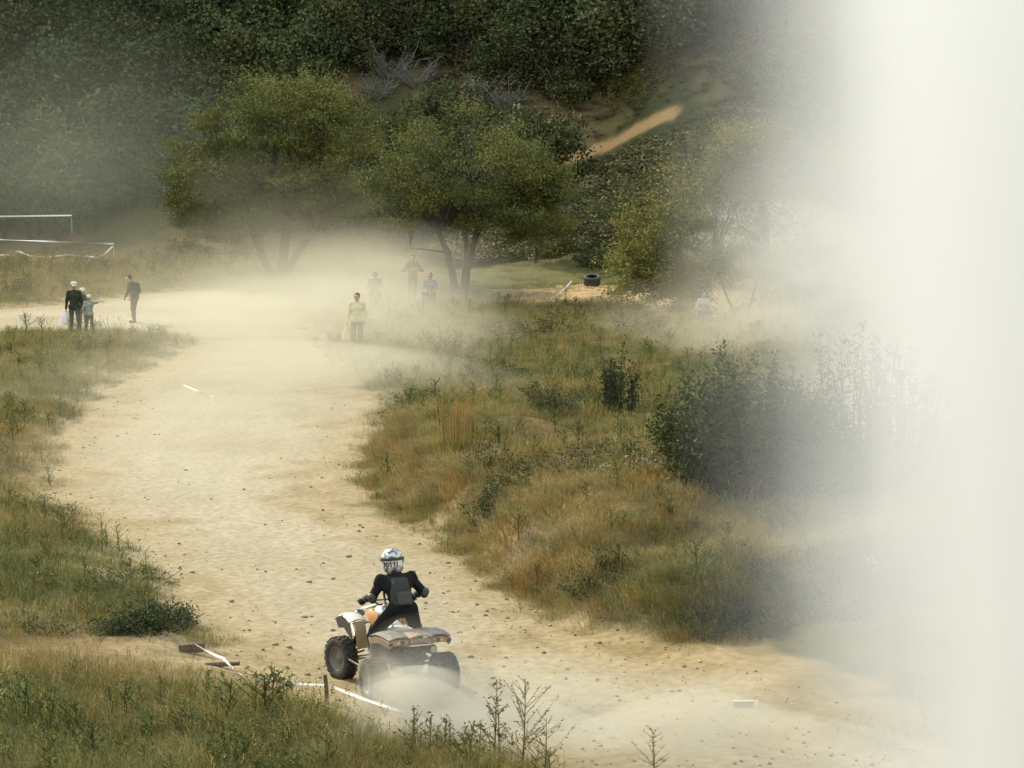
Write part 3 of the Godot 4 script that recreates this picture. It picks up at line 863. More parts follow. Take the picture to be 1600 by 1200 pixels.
# the wood on the shaded hill
func wood() -> void:
	rng.seed = 41
	var kinds := []
	for k in 4:
		var mb := MB.new()
		mb.col = Color(0.4, 0.33, 0.25)
		mb.tube([Vector3(0, -0.6, 0), Vector3(0.1, 1.2, 0), Vector3(0, 2.4, 0.1)], [0.12, 0.1, 0.05], 5, false)
		for q in 30:
			var u := Vector3(rng.randfn(), rng.randfn(), rng.randfn()).normalized() * pow(rng.randf(), 0.35)
			var p := Vector3(0, 2.3, 0) + u * Vector3(1.5, 1.5, 1.5)
			var tone := Color(1, 1, 1) * rng.randf_range(0.65, 1.3)
			for w in 58: leaf_into(mb, p + Vector3(rng.randfn(), rng.randfn() * 0.6, rng.randfn()) * 0.36, 0.19 * rng.randf_range(0.6, 1.3), tone, 0.6)
		kinds.append(mb.mesh(M.leaf))
	var dead_spots := [[610, 120, 1.8], [650, 135, 1.6], [715, 90, 1.6], [760, 155, 1.8], [590, 155, 1.4], [790, 170, 1.4]]
	var dead_at := []
	for q in dead_spots:
		var p := g(q[0], q[1])
		dead_at.append(Vector2(p.x, -p.z))
	var put := []
	for k in 2300:
		var x := rng.randf_range(-46.0, 56.0)
		var d := rng.randf_range(126.0, 153.0)
		var s := rng.randf_range(0.7, 1.55)
		var h := n_big.get_noise_2d(x * 1.6, d * 1.6)
		if h < -0.3 and rng.randf() < 0.6: continue
		if x > 3.0 and d < 133.0: continue
		if Geometry2D.get_closest_point_to_segment(Vector2(x, d), road_a, road_b).distance_to(Vector2(x, d)) < 3.0: continue
		if x < -6.0 and d < 131.0: continue
		var hidden := false
		for q in dead_at:
			if absf(x - q.x) < 1.3 and d > q.y - 5.0 and d < q.y + 0.8: hidden = true
		if hidden: continue
		put.append([Transform3D(Basis(Vector3.UP, rng.randf() * TAU).scaled(Vector3(s, s * rng.randf_range(0.8, 1.2), s)), Vector3(x, height(x, d) - 0.2, -d)), vary(Color(0.060, 0.085, 0.030).lerp(Color(0.095, 0.10, 0.035), rng.randf()), 0.3)])
	var tuftlet := MB.new()
	for q in 12:
		var p := Vector3(rng.randfn() * 0.6, rng.randf_range(0.2, 1.3), rng.randfn() * 0.6)
		for w in 22: leaf_into(tuftlet, p + Vector3(rng.randfn(), rng.randfn() * 0.6, rng.randfn()) * 0.35, 0.34 * rng.randf_range(0.6, 1.3), Color(1, 1, 1), 0.5)
	var scrub_kinds := [tuftlet.mesh(M.leaf)]
	var scrub := []
	for k in 4200:
		var x := rng.randf_range(-4.0, 40.0)
		var d := rng.randf_range(112.0, 150.0)
		var off_road := Geometry2D.get_closest_point_to_segment(Vector2(x, d), road_a, road_b).distance_to(Vector2(x, d))
		if off_road < 1.0: continue
		var s := rng.randf_range(0.3, 0.75) * clampf(off_road / 5.0, 0.28, 1.0)
		scrub.append([Transform3D(Basis(Vector3.UP, rng.randf() * TAU).scaled(Vector3(s * 1.2, s * 0.8, s * 1.2)), Vector3(x, height(x, d) - 0.3 * s, -d)), vary(Color(0.075, 0.08, 0.03).lerp(Color(0.16, 0.13, 0.055), rng.randf()), 0.35)])
	scatter("spur_scrub", "low olive scrub covering the spur", scrub_kinds, scrub)
	scatter("hillside_wood", "dark wood covering the shaded hill", kinds, put)
	# bleached dead bushes in the wood
	for q in dead_spots:
		var t := thing("dead_bush", "bleached grey dead bush in the dark wood behind the two trees", "bush", g(q[0], q[1]), 0.0, "dead bushes in the wood")
		var mb := MB.new()
		mb.col = Color(1, 1, 1)
		for k in 34:
			var a := rng.randf() * TAU
			var e: Vector3 = Vector3(cos(a), rng.randf_range(0.3, 1.3), sin(a)) * q[2] * rng.randf_range(0.5, 1.1)
			var pts := bend(Vector3(0, -0.2, 0), e, 0.12, 5)
			mb.tube(pts, taper(0.035, 0.014, 5), 4, false)
			for w in 6:
				var s: Vector3 = pts[rng.randi_range(1, 4)]
				mb.tube([s, s + Vector3(rng.randfn(), rng.randf() + 0.1, rng.randfn()) * 0.4], [0.016, 0.007], 3, false)
		part(mb, "branches", M.dead, t)

# ------------------------------------------------------------------ things on and beside the track
func wheel(parent: Node3D, at: Vector3, r: float, w: float, steer: float) -> void:
	var o := Node3D.new()
	o.name = "wheel"
	parent.add_child(o, true)
	o.position = at
	o.rotation.y = steer
	var xf := Transform3D(Basis(Vector3.BACK, PI / 2.0), Vector3.ZERO)
	var t := MB.new()
	var h := w * 0.5
	t.lathe([Vector2(r * 0.56, -h * 0.80), Vector2(r * 0.62, -h * 0.95), Vector2(r * 0.78, -h), Vector2(r * 0.90, -h * 0.96), Vector2(r * 0.955, -h * 0.8), Vector2(r * 0.965, 0), Vector2(r * 0.955, h * 0.8), Vector2(r * 0.90, h * 0.96), Vector2(r * 0.78, h), Vector2(r * 0.62, h * 0.95), Vector2(r * 0.56, h * 0.80)], 40, xf)
	for k in 20:
		for q in [-0.72, -0.25, 0.25, 0.72]:
			var a: float = TAU * (k + (0.5 if absf(q) > 0.5 else 0.0)) / 20.0
			var b := Basis(Vector3.RIGHT, a) * Basis(Vector3.BACK, -0.35 * signf(q) if absf(q) > 0.5 else 0.0)
			t.box(Basis(Vector3.RIGHT, a) * Vector3(q * h, r * 0.965, 0), Vector3(w * 0.2, r * 0.08, r * 0.17), b, 0.003)
	var tyre := part(t, "tyre", M.rubber, o)
	tyre.set_meta("label", "dusty black knobbly tyre")
	var m := MB.new()
	m.lathe([Vector2(r * 0.57, -h * 0.82), Vector2(r * 0.54, -h * 0.86), Vector2(r * 0.5, -h * 0.6), Vector2(r * 0.46, -h * 0.35), Vector2(r * 0.2, -h * 0.30), Vector2(r * 0.18, -h * 0.55), Vector2(0.001, -h * 0.58)], 32, xf)
	m.lathe([Vector2(0.001, h * 0.58), Vector2(r * 0.18, h * 0.55), Vector2(r * 0.2, h * 0.30), Vector2(r * 0.46, h * 0.35), Vector2(r * 0.5, h * 0.6), Vector2(r * 0.54, h * 0.86), Vector2(r * 0.57, h * 0.82)], 32, xf)
	part(m, "rim", M.rim, o)

func arc_rows(x0: float, x1: float, pts: Array, cols: int, crown: float) -> Array:
	# pts: [z, y] along the length; across the width the sheet is crowned
	var rows := []
	for p in pts:
		var line := []
		for q in cols:
			var u := q / (cols - 1.0)
			line.append(Vector3(lerpf(x0, x1, u), p[1] + crown * sin(u * PI), p[0]))
		rows.append(line)
	return rows

func quad_bike() -> void:
	var at := g(640, 1090)
	var t := thing("quad_bike", "white and orange sport quad bike driving away through its own dust", "quad bike", Vector3(at.x, height(at.x, -at.z), at.z), deg_to_rad(23.0))
	for s in [-1.0, 1.0]:
		wheel(t, Vector3(s * 0.45, 0.255, 0), 0.262, 0.25, 0.0)
		wheel(t, Vector3(s * 0.45, 0.268, -1.24), 0.275, 0.19, deg_to_rad(14.0))
	var f := MB.new()       # tubular frame and axles
	for s in [-1.0, 1.0]:
		f.tube([Vector3(s * 0.13, 0.62, 0.1), Vector3(s * 0.15, 0.45, -0.25), Vector3(s * 0.16, 0.3, -0.5), Vector3(s * 0.15, 0.28, -0.95), Vector3(s * 0.12, 0.5, -1.2), Vector3(s * 0.1, 0.78, -1.0)], [0.018, 0.018, 0.018, 0.018, 0.018, 0.018], 8)
		f.tube([Vector3(s * 0.13, 0.62, 0.1), Vector3(s * 0.11, 0.72, -0.3), Vector3(s * 0.1, 0.78, -1.0)], [0.016, 0.016, 0.016], 8)
		for e in [-0.08, 0.08]:
			f.tube([Vector3(s * 0.13, 0.33, -1.15 + e * 1.6), Vector3(s * 0.42, 0.27, -1.24 + e * 0.3)], [0.013, 0.013], 6)
			f.tube([Vector3(s * 0.13, 0.45, -1.15 + e * 1.4), Vector3(s * 0.42, 0.33, -1.24 + e * 0.2)], [0.012, 0.012], 6)
	f.tube([Vector3(-0.42, 0.255, 0), Vector3(0.42, 0.255, 0)], [0.03, 0.03], 10)
	f.box(Vector3(0, 0.30, -0.24), Vector3(0.16, 0.09, 0.5), Basis(Vector3.RIGHT, -0.1))
	part(f, "frame", M.dark_metal, t)
	for s in [-1.0, 1.0]:
		var sp := MB.new()
		sp.tube([Vector3(s * 0.36, 0.32, -1.22), Vector3(s * 0.2, 0.72, -1.1)], [0.03, 0.03], 10)
		for k in 7: sp.lathe([Vector2(0.042, -0.008), Vector2(0.048, 0), Vector2(0.042, 0.008)], 12, Transform3D(Basis(Vector3.BACK, s * 0.37), Vector3(s * 0.36, 0.32, -1.22).lerp(Vector3(s * 0.2, 0.72, -1.1), 0.25 + k * 0.09)))
		part(sp, "shock_absorber", M.dark_metal, t)
	var e := MB.new()
	e.box(Vector3(0, 0.44, -0.62), Vector3(0.26, 0.26, 0.36), Basis(), 0.03)
	e.tube([Vector3(0, 0.52, -0.66), Vector3(0.0, 0.70, -0.72)], [0.1, 0.09], 12)
	for k in 5: e.box(Vector3(0, 0.55 + 0.03 * k, -0.68 - 0.006 * k), Vector3(0.24, 0.012, 0.24), Basis(), 0.004)
	part(e, "engine", M.engine, t)
	var x := MB.new()
	x.tube([Vector3(0.08, 0.6, -0.8), Vector3(0.17, 0.58, -0.6), Vector3(0.2, 0.55, -0.3), Vector3(0.2, 0.58, -0.12)], [0.022, 0.022, 0.024, 0.028], 10)
	x.tube([Vector3(0.2, 0.58, -0.12), Vector3(0.2, 0.6, -0.05), Vector3(0.2, 0.64, 0.26), Vector3(0.2, 0.645, 0.3)], [0.03, 0.062, 0.062, 0.04], 14)
	part(x, "exhaust", M.metal, t)
	# seat, tank and their plastics
	var seat := MB.new()
	var rows := []
	for k in 9:
		var z := lerpf(-0.72, 0.16, k / 8.0)
		var w: float = [0.07, 0.09, 0.105, 0.115, 0.125, 0.135, 0.14, 0.135, 0.11][k]
		var y: float = [0.86, 0.84, 0.82, 0.81, 0.81, 0.82, 0.835, 0.85, 0.855][k]
		var line := []
		for q in 9:
			var a := PI * q / 8.0
			line.append(Vector3(-cos(a) * w, y - 0.10 + 0.10 * pow(sin(a), 0.6), z))
		rows.append(line)
	seat.sheet(rows, 0.02)
	part(seat, "seat", M.seat, t)
	var tank := MB.new()
	tank.ball(Vector3(0, 0.87, -0.86), Vector3(0.13, 0.10, 0.22), Basis(Vector3.RIGHT, 0.12), 10, 16)
	tank.lathe([Vector2(0.001, 0.03), Vector2(0.035, 0.028), Vector2(0.04, 0.0)], 14, Transform3D(Basis(), Vector3(0, 0.965, -0.84)))
	part(tank, "fuel_tank", M.plastic_white, t)
	for s in [-1.0, 1.0]:
		var sh := MB.new()
		sh.sheet([[Vector3(s * 0.13, 0.90, -0.74), Vector3(s * 0.165, 0.83, -0.70), Vector3(s * 0.165, 0.75, -0.70)], [Vector3(s * 0.15, 0.91, -0.82), Vector3(s * 0.195, 0.84, -0.80), Vector3(s * 0.185, 0.74, -0.78)], [Vector3(s * 0.155, 0.92, -0.90), Vector3(s * 0.21, 0.85, -0.90), Vector3(s * 0.19, 0.76, -0.88)], [Vector3(s * 0.15, 0.91, -1.0), Vector3(s * 0.2, 0.86, -1.0), Vector3(s * 0.18, 0.80, -0.98)]], 0.012)
		part(sh, "tank_shroud", M.plastic_orange, t)
		var sd := MB.new()
		sd.sheet([[Vector3(s * 0.12, 0.79, -0.55), Vector3(s * 0.17, 0.68, -0.52), Vector3(s * 0.15, 0.56, -0.48)], [Vector3(s * 0.13, 0.79, -0.3), Vector3(s * 0.18, 0.70, -0.28), Vector3(s * 0.16, 0.60, -0.26)], [Vector3(s * 0.13, 0.80, -0.05), Vector3(s * 0.17, 0.74, -0.03), Vector3(s * 0.15, 0.66, -0.02)]], 0.012)
		part(sd, "side_panel", M.plastic_white, t)
		# front mudguards: a bright crowned top, and a flap that hangs down behind the tyre
		var fg := MB.new()
		var outer: float = s * 0.44
		var inner: float = s * 0.20
		fg.sheet(arc_rows(minf(inner, outer), maxf(inner, outer), [[-1.52, 0.70], [-1.40, 0.765], [-1.24, 0.80], [-1.08, 0.795], [-0.96, 0.765]], 7, 0.035), 0.014)
		var fender := part(fg, "front_fender", M.plastic_white, t)
		var flap := MB.new()
		var x0 := minf(s * 0.24, s * 0.38)
		var x1 := maxf(s * 0.24, s * 0.38)
		flap.sheet(arc_rows(x0, x1, [[-0.965, 0.775], [-0.90, 0.70], [-0.86, 0.58], [-0.84, 0.46]], 6, 0.0), 0.012)
		part(flap, "mud_flap", M.plastic_tan, fender)
		var lip := MB.new()
		lip.sheet([[Vector3(s * 0.437, 0.72, -1.48), Vector3(s * 0.437, 0.815, -1.24), Vector3(s * 0.437, 0.77, -0.96)], [Vector3(s * 0.43, 0.62, -1.40), Vector3(s * 0.425, 0.66, -1.2), Vector3(s * 0.41, 0.54, -0.90)]], 0.01)
		part(lip, "fender_skirt", M.plastic_dark, fender)
	# nose with headlights
	var nose := MB.new()
	nose.sheet([[Vector3(-0.19, 0.80, -1.5), Vector3(0, 0.82, -1.54), Vector3(0.19, 0.80, -1.5)], [Vector3(-0.2, 0.86, -1.3), Vector3(0, 0.90, -1.32), Vector3(0.2, 0.86, -1.3)], [Vector3(-0.18, 0.90, -1.08), Vector3(0, 0.95, -1.08), Vector3(0.18, 0.90, -1.08)]], 0.014)
	part(nose, "nose_cowl", M.plastic_white, t)
	for s in [-1.0, 1.0]:
		var hl := MB.new()
		hl.ball(Vector3(s * 0.11, 0.76, -1.5), Vector3(0.07, 0.045, 0.05), Basis(), 6, 12)
		part(hl, "headlight", M.lamp_glass, t)
	var bump := MB.new()
	bump.tube([Vector3(-0.2, 0.42, -1.36), Vector3(-0.2, 0.62, -1.56), Vector3(0.2, 0.62, -1.56), Vector3(0.2, 0.42, -1.36)], [0.016, 0.016, 0.016, 0.016], 8)
	part(bump, "front_bumper", M.metal, t)
	# rear mudguards: one wing over each wheel and the tail between them
	for s in [-1.0, 1.0]:
		var rg := MB.new()
		var grid := []
		for k in 7:
			var u := k / 6.0
			var z := lerpf(-0.34, 0.36, u)
			var y := 0.755 + 0.065 * sin(u * PI * 0.8) + 0.035 * u
			var line := []
			for q in 7:
				var w := q / 6.0
				line.append(Vector3(s * lerpf(0.14, 0.42 - 0.06 * absf(u - 0.55), w), y + 0.012 * sin(w * PI) - 0.025 * w * w, z))
			if s < 0: line.reverse()
			grid.append(line)
		rg.sheet(grid, 0.014)
		var wing := part(rg, "rear_fender", M.plastic_dusty, t)
		var lip := MB.new()
		var l1 := []
		var l2 := []
		for k in 7:
			var u := k / 6.0
			var p := Vector3(s * (0.42 - 0.06 * absf(u - 0.55)), 0.755 + 0.065 * sin(u * PI * 0.8) + 0.035 * u - 0.05, lerpf(-0.34, 0.36, u))
			l1.append(p)
			l2.append(p - Vector3(s * 0.02, 0.075, 0))
		lip.sheet([l1, l2], 0.012)
		# the skirt closes the wing at the back
		lip.sheet([[Vector3(s * 0.14, 0.80, 0.365), Vector3(s * 0.28, 0.815, 0.372), Vector3(s * 0.405, 0.78, 0.365)], [Vector3(s * 0.14, 0.735, 0.355), Vector3(s * 0.30, 0.745, 0.365), Vector3(s * 0.395, 0.715, 0.355)]], 0.012)
		part(lip, "fender_skirt", M.graphic, wing)
		for k in 5:
			var st := MB.new()
			var c := Vector3(s * (0.18 + 0.048 * k), 0.785 - 0.006 * k, 0.376)
			st.box(c, Vector3(0.042, 0.035 + 0.012 * (k % 2), 0.006), Basis(Vector3.BACK, 0.25 * (k % 3 - 1)), 0.001)
			part(st, "sticker", [M.plastic_orange, M.plastic_dark, M.plastic_yellow][k % 3], wing)
	var tail := MB.new()
	tail.sheet(arc_rows(-0.15, 0.15, [[-0.1, 0.80], [0.1, 0.83], [0.30, 0.84], [0.40, 0.82]], 6, 0.03), 0.016)
	tail.box(Vector3(0, 0.785, 0.375), Vector3(0.26, 0.06, 0.03), Basis(), 0.006)
	part(tail, "tail_cowl", M.graphic, t)
	var tl := MB.new()
	tl.box(Vector3(0, 0.745, 0.37), Vector3(0.13, 0.04, 0.04), Basis(), 0.008)
	part(tl, "tail_light", mat(lin(0.25, 0.03, 0.02), 0.3), t)
	var gb := MB.new()
	gb.tube([Vector3(-0.13, 0.70, 0.22), Vector3(-0.13, 0.74, 0.44), Vector3(0.13, 0.74, 0.44), Vector3(0.13, 0.70, 0.22)], [0.014, 0.014, 0.014, 0.014], 8)
	part(gb, "grab_bar", M.metal, t)
	# handlebar
	var hb := MB.new()
	hb.tube([Vector3(-0.38, 1.09, -0.70), Vector3(-0.2, 1.07, -0.80), Vector3(-0.08, 0.99, -0.86), Vector3(0.08, 0.99, -0.86), Vector3(0.2, 1.07, -0.80), Vector3(0.38, 1.09, -0.70)], [0.012, 0.012, 0.012, 0.012, 0.012, 0.012], 8)
	hb.tube([Vector3(0, 0.99, -0.86), Vector3(0, 0.75, -1.0)], [0.018, 0.018], 8)
	hb.tube([Vector3(-0.17, 1.06, -0.81), Vector3(0.17, 1.06, -0.81)], [0.009, 0.009], 6)
	var bar := part(hb, "handlebar", M.dark_metal, t)
	for s in [-1.0, 1.0]:
		var gr := MB.new()
		gr.tube([Vector3(s * 0.26, 1.078, -0.766), Vector3(s * 0.39, 1.092, -0.694)], [0.018, 0.018], 10)
		gr.tube([Vector3(s * 0.39, 1.092, -0.694), Vector3(s * 0.395, 1.0925, -0.692)], [0.023, 0.023], 10)
		part(gr, "grip", M.rubber, bar)
		var lv := MB.new()
		lv.tube([Vector3(s * 0.24, 1.085, -0.80), Vector3(s * 0.32, 1.085, -0.80), Vector3(s * 0.42, 1.09, -0.75)], [0.008, 0.007, 0.006], 6)
		part(lv, "brake_lever", M.metal, bar)
	# foot rests
	for s in [-1.0, 1.0]:
		var nb := MB.new()
		nb.tube([Vector3(s * 0.16, 0.32, -0.32), Vector3(s * 0.46, 0.33, -0.34), Vector3(s * 0.48, 0.33, -0.85), Vector3(s * 0.16, 0.32, -0.92)], [0.014, 0.014, 0.014, 0.014], 8)
		nb.box(Vector3(s * 0.32, 0.335, -0.52), Vector3(0.26, 0.02, 0.07), Basis(), 0.004)
		part(nb, "foot_rest", M.dark_metal, t)
	rider(t)

# barrier tape: a thin twisted ribbon hung between points
func tape(called: String, label: String, pts: Array, w: float, twist := 0.5, sag := 0.0, group := "") -> void:
	var base: Vector3 = pts[0]
	var t := thing(called, label, "tape", base, 0.0, group)
	var l1 := []
	var l2 := []
	var ph := rng.randf() * 3.0
	for k in pts.size() - 1:
		var a: Vector3 = pts[k] - base
		var b: Vector3 = pts[k + 1] - base
		var along := (b - a).normalized()
		var side := along.cross(Vector3.UP).normalized()
		var upv := side.cross(along)
		for q in 14:
			if q == 0 and k > 0: continue
			var u := q / 13.0
			var p := a.lerp(b, u) - Vector3(0, sag * 4.0 * u * (1.0 - u) * a.distance_to(b), 0)
			ph += 0.16 + 0.2 * rng.randf()
			var an := twist * sin(ph)
			var wv := (upv * cos(an) + side * sin(an)) * w * 0.5
			l1.append(p + wv)
			l2.append(p - wv)
	var mb := MB.new()
	mb.sheet([l1, l2], 0.002)
	part(mb, "ribbon", M.tape, t)

func stake(called: String, label: String, at: Vector3, h: float, r: float, m: Material, lean := Vector3.ZERO) -> void:
	var t := thing(called, label, "stake", at)
	var mb := MB.new()
	var top := Vector3(0, h, 0) + lean
	mb.tube([Vector3(0, -0.15, 0), top * 0.5 + Vector3(0.004, 0, 0.003), top - Vector3(0, r * 0.6, 0), top], [r * 1.05, r, r * 0.95, r * 0.6], 8)
	part(mb, "post", m, t)

func objects() -> void:
	rng.seed = 91
	M.rubber = mat(lin(0.06, 0.055, 0.045), 0.9)
	M.rubber.albedo_texture = noise_tex(0.02, Color(0.6, 0.58, 0.55), Color(1, 1, 1), 51, 256, 5)
	M.rubber.uv1_triplanar = true
	M.rubber.uv1_scale = Vector3(2, 2, 2)
	M.rim = mat(lin(0.16, 0.145, 0.11), 0.6, 0.3)
	M.dark_metal = mat(lin(0.045, 0.042, 0.036), 0.55, 0.5)
	M.metal = mat(lin(0.45, 0.43, 0.4), 0.4, 0.9)
	M.engine = mat(lin(0.10, 0.09, 0.08), 0.7, 0.4)
	M.seat = mat(lin(0.45, 0.45, 0.43), 0.6)
	M.plastic_white = mat(lin(0.40, 0.39, 0.36), 0.4)
	M.plastic_grey = mat(lin(0.40, 0.39, 0.37), 0.4)
	M.plastic_dusty = mat(lin(0.24, 0.24, 0.22), 0.5)
	M.plastic_dusty.albedo_texture = noise_tex(0.03, Color(0.55, 0.5, 0.42), Color(1, 1, 1), 71, 128, 4)
	M.plastic_dusty.uv1_triplanar = true
	M.plastic_dusty.uv1_scale = Vector3(3, 3, 3)
	M.graphic = mat(Color.WHITE, 0.45)
	var gt := noise_tex(0.05, Color.BLACK, Color.WHITE, 72, 256, 2)
	var gd := Gradient.new()
	gd.interpolation_mode = Gradient.GRADIENT_INTERPOLATE_CONSTANT
	gd.offsets = PackedFloat32Array([0.0, 0.36, 0.46, 0.56, 0.68])
	gd.colors = PackedColorArray([lin(0.03, 0.03, 0.03), lin(0.34, 0.31, 0.27), lin(0.45, 0.20, 0.06), lin(0.42, 0.38, 0.30), lin(0.10, 0.09, 0.08)])
	gt.color_ramp = gd
	M.graphic.albedo_texture = gt
	M.graphic.uv1_triplanar = true
	M.graphic.uv1_scale = Vector3(4, 4, 4)
	M.plastic_orange = mat(lin(0.42, 0.19, 0.05), 0.5)
	M.plastic_yellow = mat(lin(0.55, 0.40, 0.12), 0.45)
	M.plastic_dark = mat(lin(0.035, 0.04, 0.035), 0.5)
	M.plastic_tan = mat(lin(0.28, 0.20, 0.10), 0.7)
	M.lamp_glass = mat(lin(0.5, 0.5, 0.48), 0.15)
	M.tape = mat(lin(0.72, 0.70, 0.68), 0.5)
	M.timber = mat(lin(0.17, 0.13, 0.08), 0.9)
	M.timber.albedo_texture = noise_tex(0.02, Color(0.6, 0.6, 0.6), Color(1, 1, 1), 61, 256, 5)
	M.timber.uv1_triplanar = true
	M.timber.uv1_scale = Vector3(0.6, 6, 6)
	M.grey_stake = mat(lin(0.35, 0.33, 0.27), 0.85)
	M.white_paint = mat(lin(0.72, 0.70, 0.66), 0.6)
	quad_bike()
	# the near tape with its stake and plank
	var st := g(511, 1100)
	stake("tape_stake", "short weathered wooden stake holding the near white tape", st, 0.36, 0.026, M.timber, Vector3(-0.02, 0, 0))
	var pl := g(300, 1020)
	var top := pl + Vector3(0.06, 0.115, 0.05)
	var c := up(384, 1061, -g(384, 1072).z)
	tape("barrier_tape", "white barrier tape running from the plank to the wooden stake", [top, top.lerp(c, 0.5) + Vector3(0.04, 0.04, 0), c, st + Vector3(-0.03, 0.24, 0.035)], 0.028, 0.7, 0.01)
	var far_end := g(640, 1150)
	tape("barrier_tape", "white barrier tape running from the wooden stake into tall weeds", [st + Vector3(0.03, 0.24, 0.035), up(630, 1112, -far_end.z), far_end + Vector3(0.7, -0.02, 0.3)], 0.032, 0.6, 0.01)
	var plank := thing("plank", "short dark board propped on edge in the straw beside the tape", "plank", pl, 0.12)
	for k in 2:
		var mb := MB.new()
		mb.box(Vector3(0.0 if k == 0 else 0.09, 0.06 + 0.006 * k, 0.035 * k), Vector3(0.34 if k == 0 else 0.16, 0.11, 0.03), Basis(Vector3.BACK, 0.10 if k == 0 else 0.2) * Basis(Vector3.RIGHT, -0.2), 0.004)
		part(mb, "board", M.timber, plank)
	var lg := MB.new()
	lg.tube([Vector3(-0.2, 0.03, 0.02), Vector3(0.05, 0.035, 0), Vector3(0.24, 0.05, 0.02)], [0.03, 0.032, 0.026], 8)
	var log_ := part(lg, "fallen_branch", M.timber, self)
	log_.position = g(345, 1042)
	tag(log_, "short dark piece of branch lying in straw below the plank", "branch")
	stake("thin_stake", "thin dry stake on the left edge of the bend", g(118, 815), 0.34, 0.016, M.grey_stake)
	stake("thin_stake", "thin pale stick standing in the foreground grass", g(477, 1128), 0.22, 0.010, M.grey_stake, Vector3(0.01, 0, 0))
	# a strip of tape lying on the track, and the tapes farther off
	var ta := g(284, 602)
	var tb := g(333, 622)
	tape("tape_scrap", "scrap of white tape lying on the dusty track", [ta + Vector3(0, 0.03, 0), ta.lerp(tb, 0.5) + Vector3(0, 0.02, 0), tb + Vector3(0, 0.03, 0)], 0.03, 0.9, 0.0)
	var p1 := g(893, 452)
	var p2 := g(835, 480)
	var p3 := g(800, 497)
	tape("barrier_tape", "white barrier tape running down from the lying tyre to the scrub", [p1 + Vector3(0, 0.35, 0), p2 + Vector3(0, 0.12, 0), p2.lerp(p3, 0.6) + Vector3(0, 0.05, 0), p3 + Vector3(0, 0.04, 0)], 0.055, 0.8, 0.03)
	var r1 := g(1050, 513)
	var r2 := g(1100, 500) + Vector3(0, 0.1, 0)
	var r3 := g(1165, 490)
	tape("barrier_tape", "white barrier tape in the dust below the thin tree", [r1 + Vector3(0, 0.12, 0), r2, r3 + Vector3(0, 0.25, 0)], 0.07, 0.7, 0.02)
	# tapes on the dark slope on the left
	var s1 := g(112, 402)
	stake("tape_post", "slim pale post ending the highest tape on the dark slope", up(112, 347, -s1.z) - Vector3(0, 0.5, 0), 0.75, 0.02, M.grey_stake)
	tape("barrier_tape", "taut white tape highest on the dark slope", [up(-60, 339, -s1.z), up(112, 336.5, -s1.z)], 0.08, 0.25, 0.0)
	var s2 := g(178, 408)
	var s2t := up(178, 381, -s2.z)
	stake("tape_post", "slim pale post joining the middle and the slack tape", Vector3(s2.x, s2.y, s2.z), s2t.y - s2.y + 0.05, 0.022, M.grey_stake)
	tape("barrier_tape", "taut dotted white tape in the middle of the dark slope", [up(-60, 372, -s2.z), up(60, 376.5, -s2.z), s2t], 0.085, 1.5, 0.002)
	tape("barrier_tape", "slack white tape hanging lowest on the dark slope", [up(-60, 396, -s2.z), up(20, 399, -s2.z), up(28, 392, -s2.z), up(48, 400, -s2.z), up(75, 402, -s2.z), up(105, 398, -s2.z), up(152, 402, -s2.z), up(162, 398, -s2.z), up(176, 385, -s2.z)], 0.085, 0.7, 0.0)
	# the old tyre
	var ty := g(925, 447)
	var tyre := thing("old_tyre", "old black tyre lying flat on the grass below the spur", "tyre", ty + Vector3(0, 0.06, 0))
	tyre.rotation.x = 0.28
	var tm := MB.new()
	tm.lathe([Vector2(0.22, 0.04), Vector2(0.24, 0.01), Vector2(0.33, 0.0), Vector2(0.365, 0.05), Vector2(0.37, 0.17), Vector2(0.37, 0.29), Vector2(0.365, 0.36), Vector2(0.33, 0.41), Vector2(0.25, 0.40), Vector2(0.225, 0.37), Vector2(0.3, 0.3), Vector2(0.31, 0.2), Vector2(0.3, 0.1), Vector2(0.22, 0.04)], 32, Transform3D())
	for k in 26:
		for q in [0.12, 0.29]: tm.box(Basis(Vector3.UP, TAU * (k + q) / 26.0) * Vector3(0.372, q, 0), Vector3(0.016, 0.1, 0.05), Basis(Vector3.UP, TAU * (k + q) / 26.0), 0.003)
	part(tm, "casing", mat(lin(0.035, 0.035, 0.03), 0.85), tyre)
	# white-topped marker board in the sand
	var mk := g(1168, 1105)
	var mark := thing("marker_board", "low white topped board with a white end post in the sand", "marker", mk, -0.08)
	var b1 := MB.new()
	b1.box(Vector3(-0.05, 0.03, -0.005), Vector3(0.24, 0.07, 0.02), Basis(Vector3.BACK, 0.03), 0.004)
	part(b1, "board", M.timber, mark)
	var b2 := MB.new()
	b2.box(Vector3(-0.05, 0.074, 0), Vector3(0.25, 0.014, 0.03), Basis(Vector3.BACK, 0.03), 0.004)
	part(b2, "top_edge", M.white_paint, mark)
	var b3 := MB.new()
	b3.box(Vector3(0.105, 0.04, 0.012), Vector3(0.04, 0.10, 0.035), Basis(Vector3.BACK, -0.12), 0.006)
	part(b3, "end_post", M.white_paint, mark)
	# pale block in the dust below the thin tree, bags
	var bl := thing("pale_box", "pale box standing in the dust below the thin tree", "box", g(1157, 492), 0.3)
	var bb := MB.new()
	bb.box(Vector3(0, 0.18, 0), Vector3(0.42, 0.34, 0.3), Basis(), 0.012)
	part(bb, "carton", mat(lin(0.5, 0.45, 0.36), 0.8), bl)
	var lid := MB.new()
	lid.box(Vector3(0, 0.363, 0), Vector3(0.44, 0.022, 0.32), Basis(), 0.006)
	part(lid, "lid", mat(lin(0.55, 0.5, 0.4), 0.8), bl)
	# larger clods one can pick out on the track
	var cl := [rock(7, 0.7), rock(9, 0.7), rock(12, 0.6)]
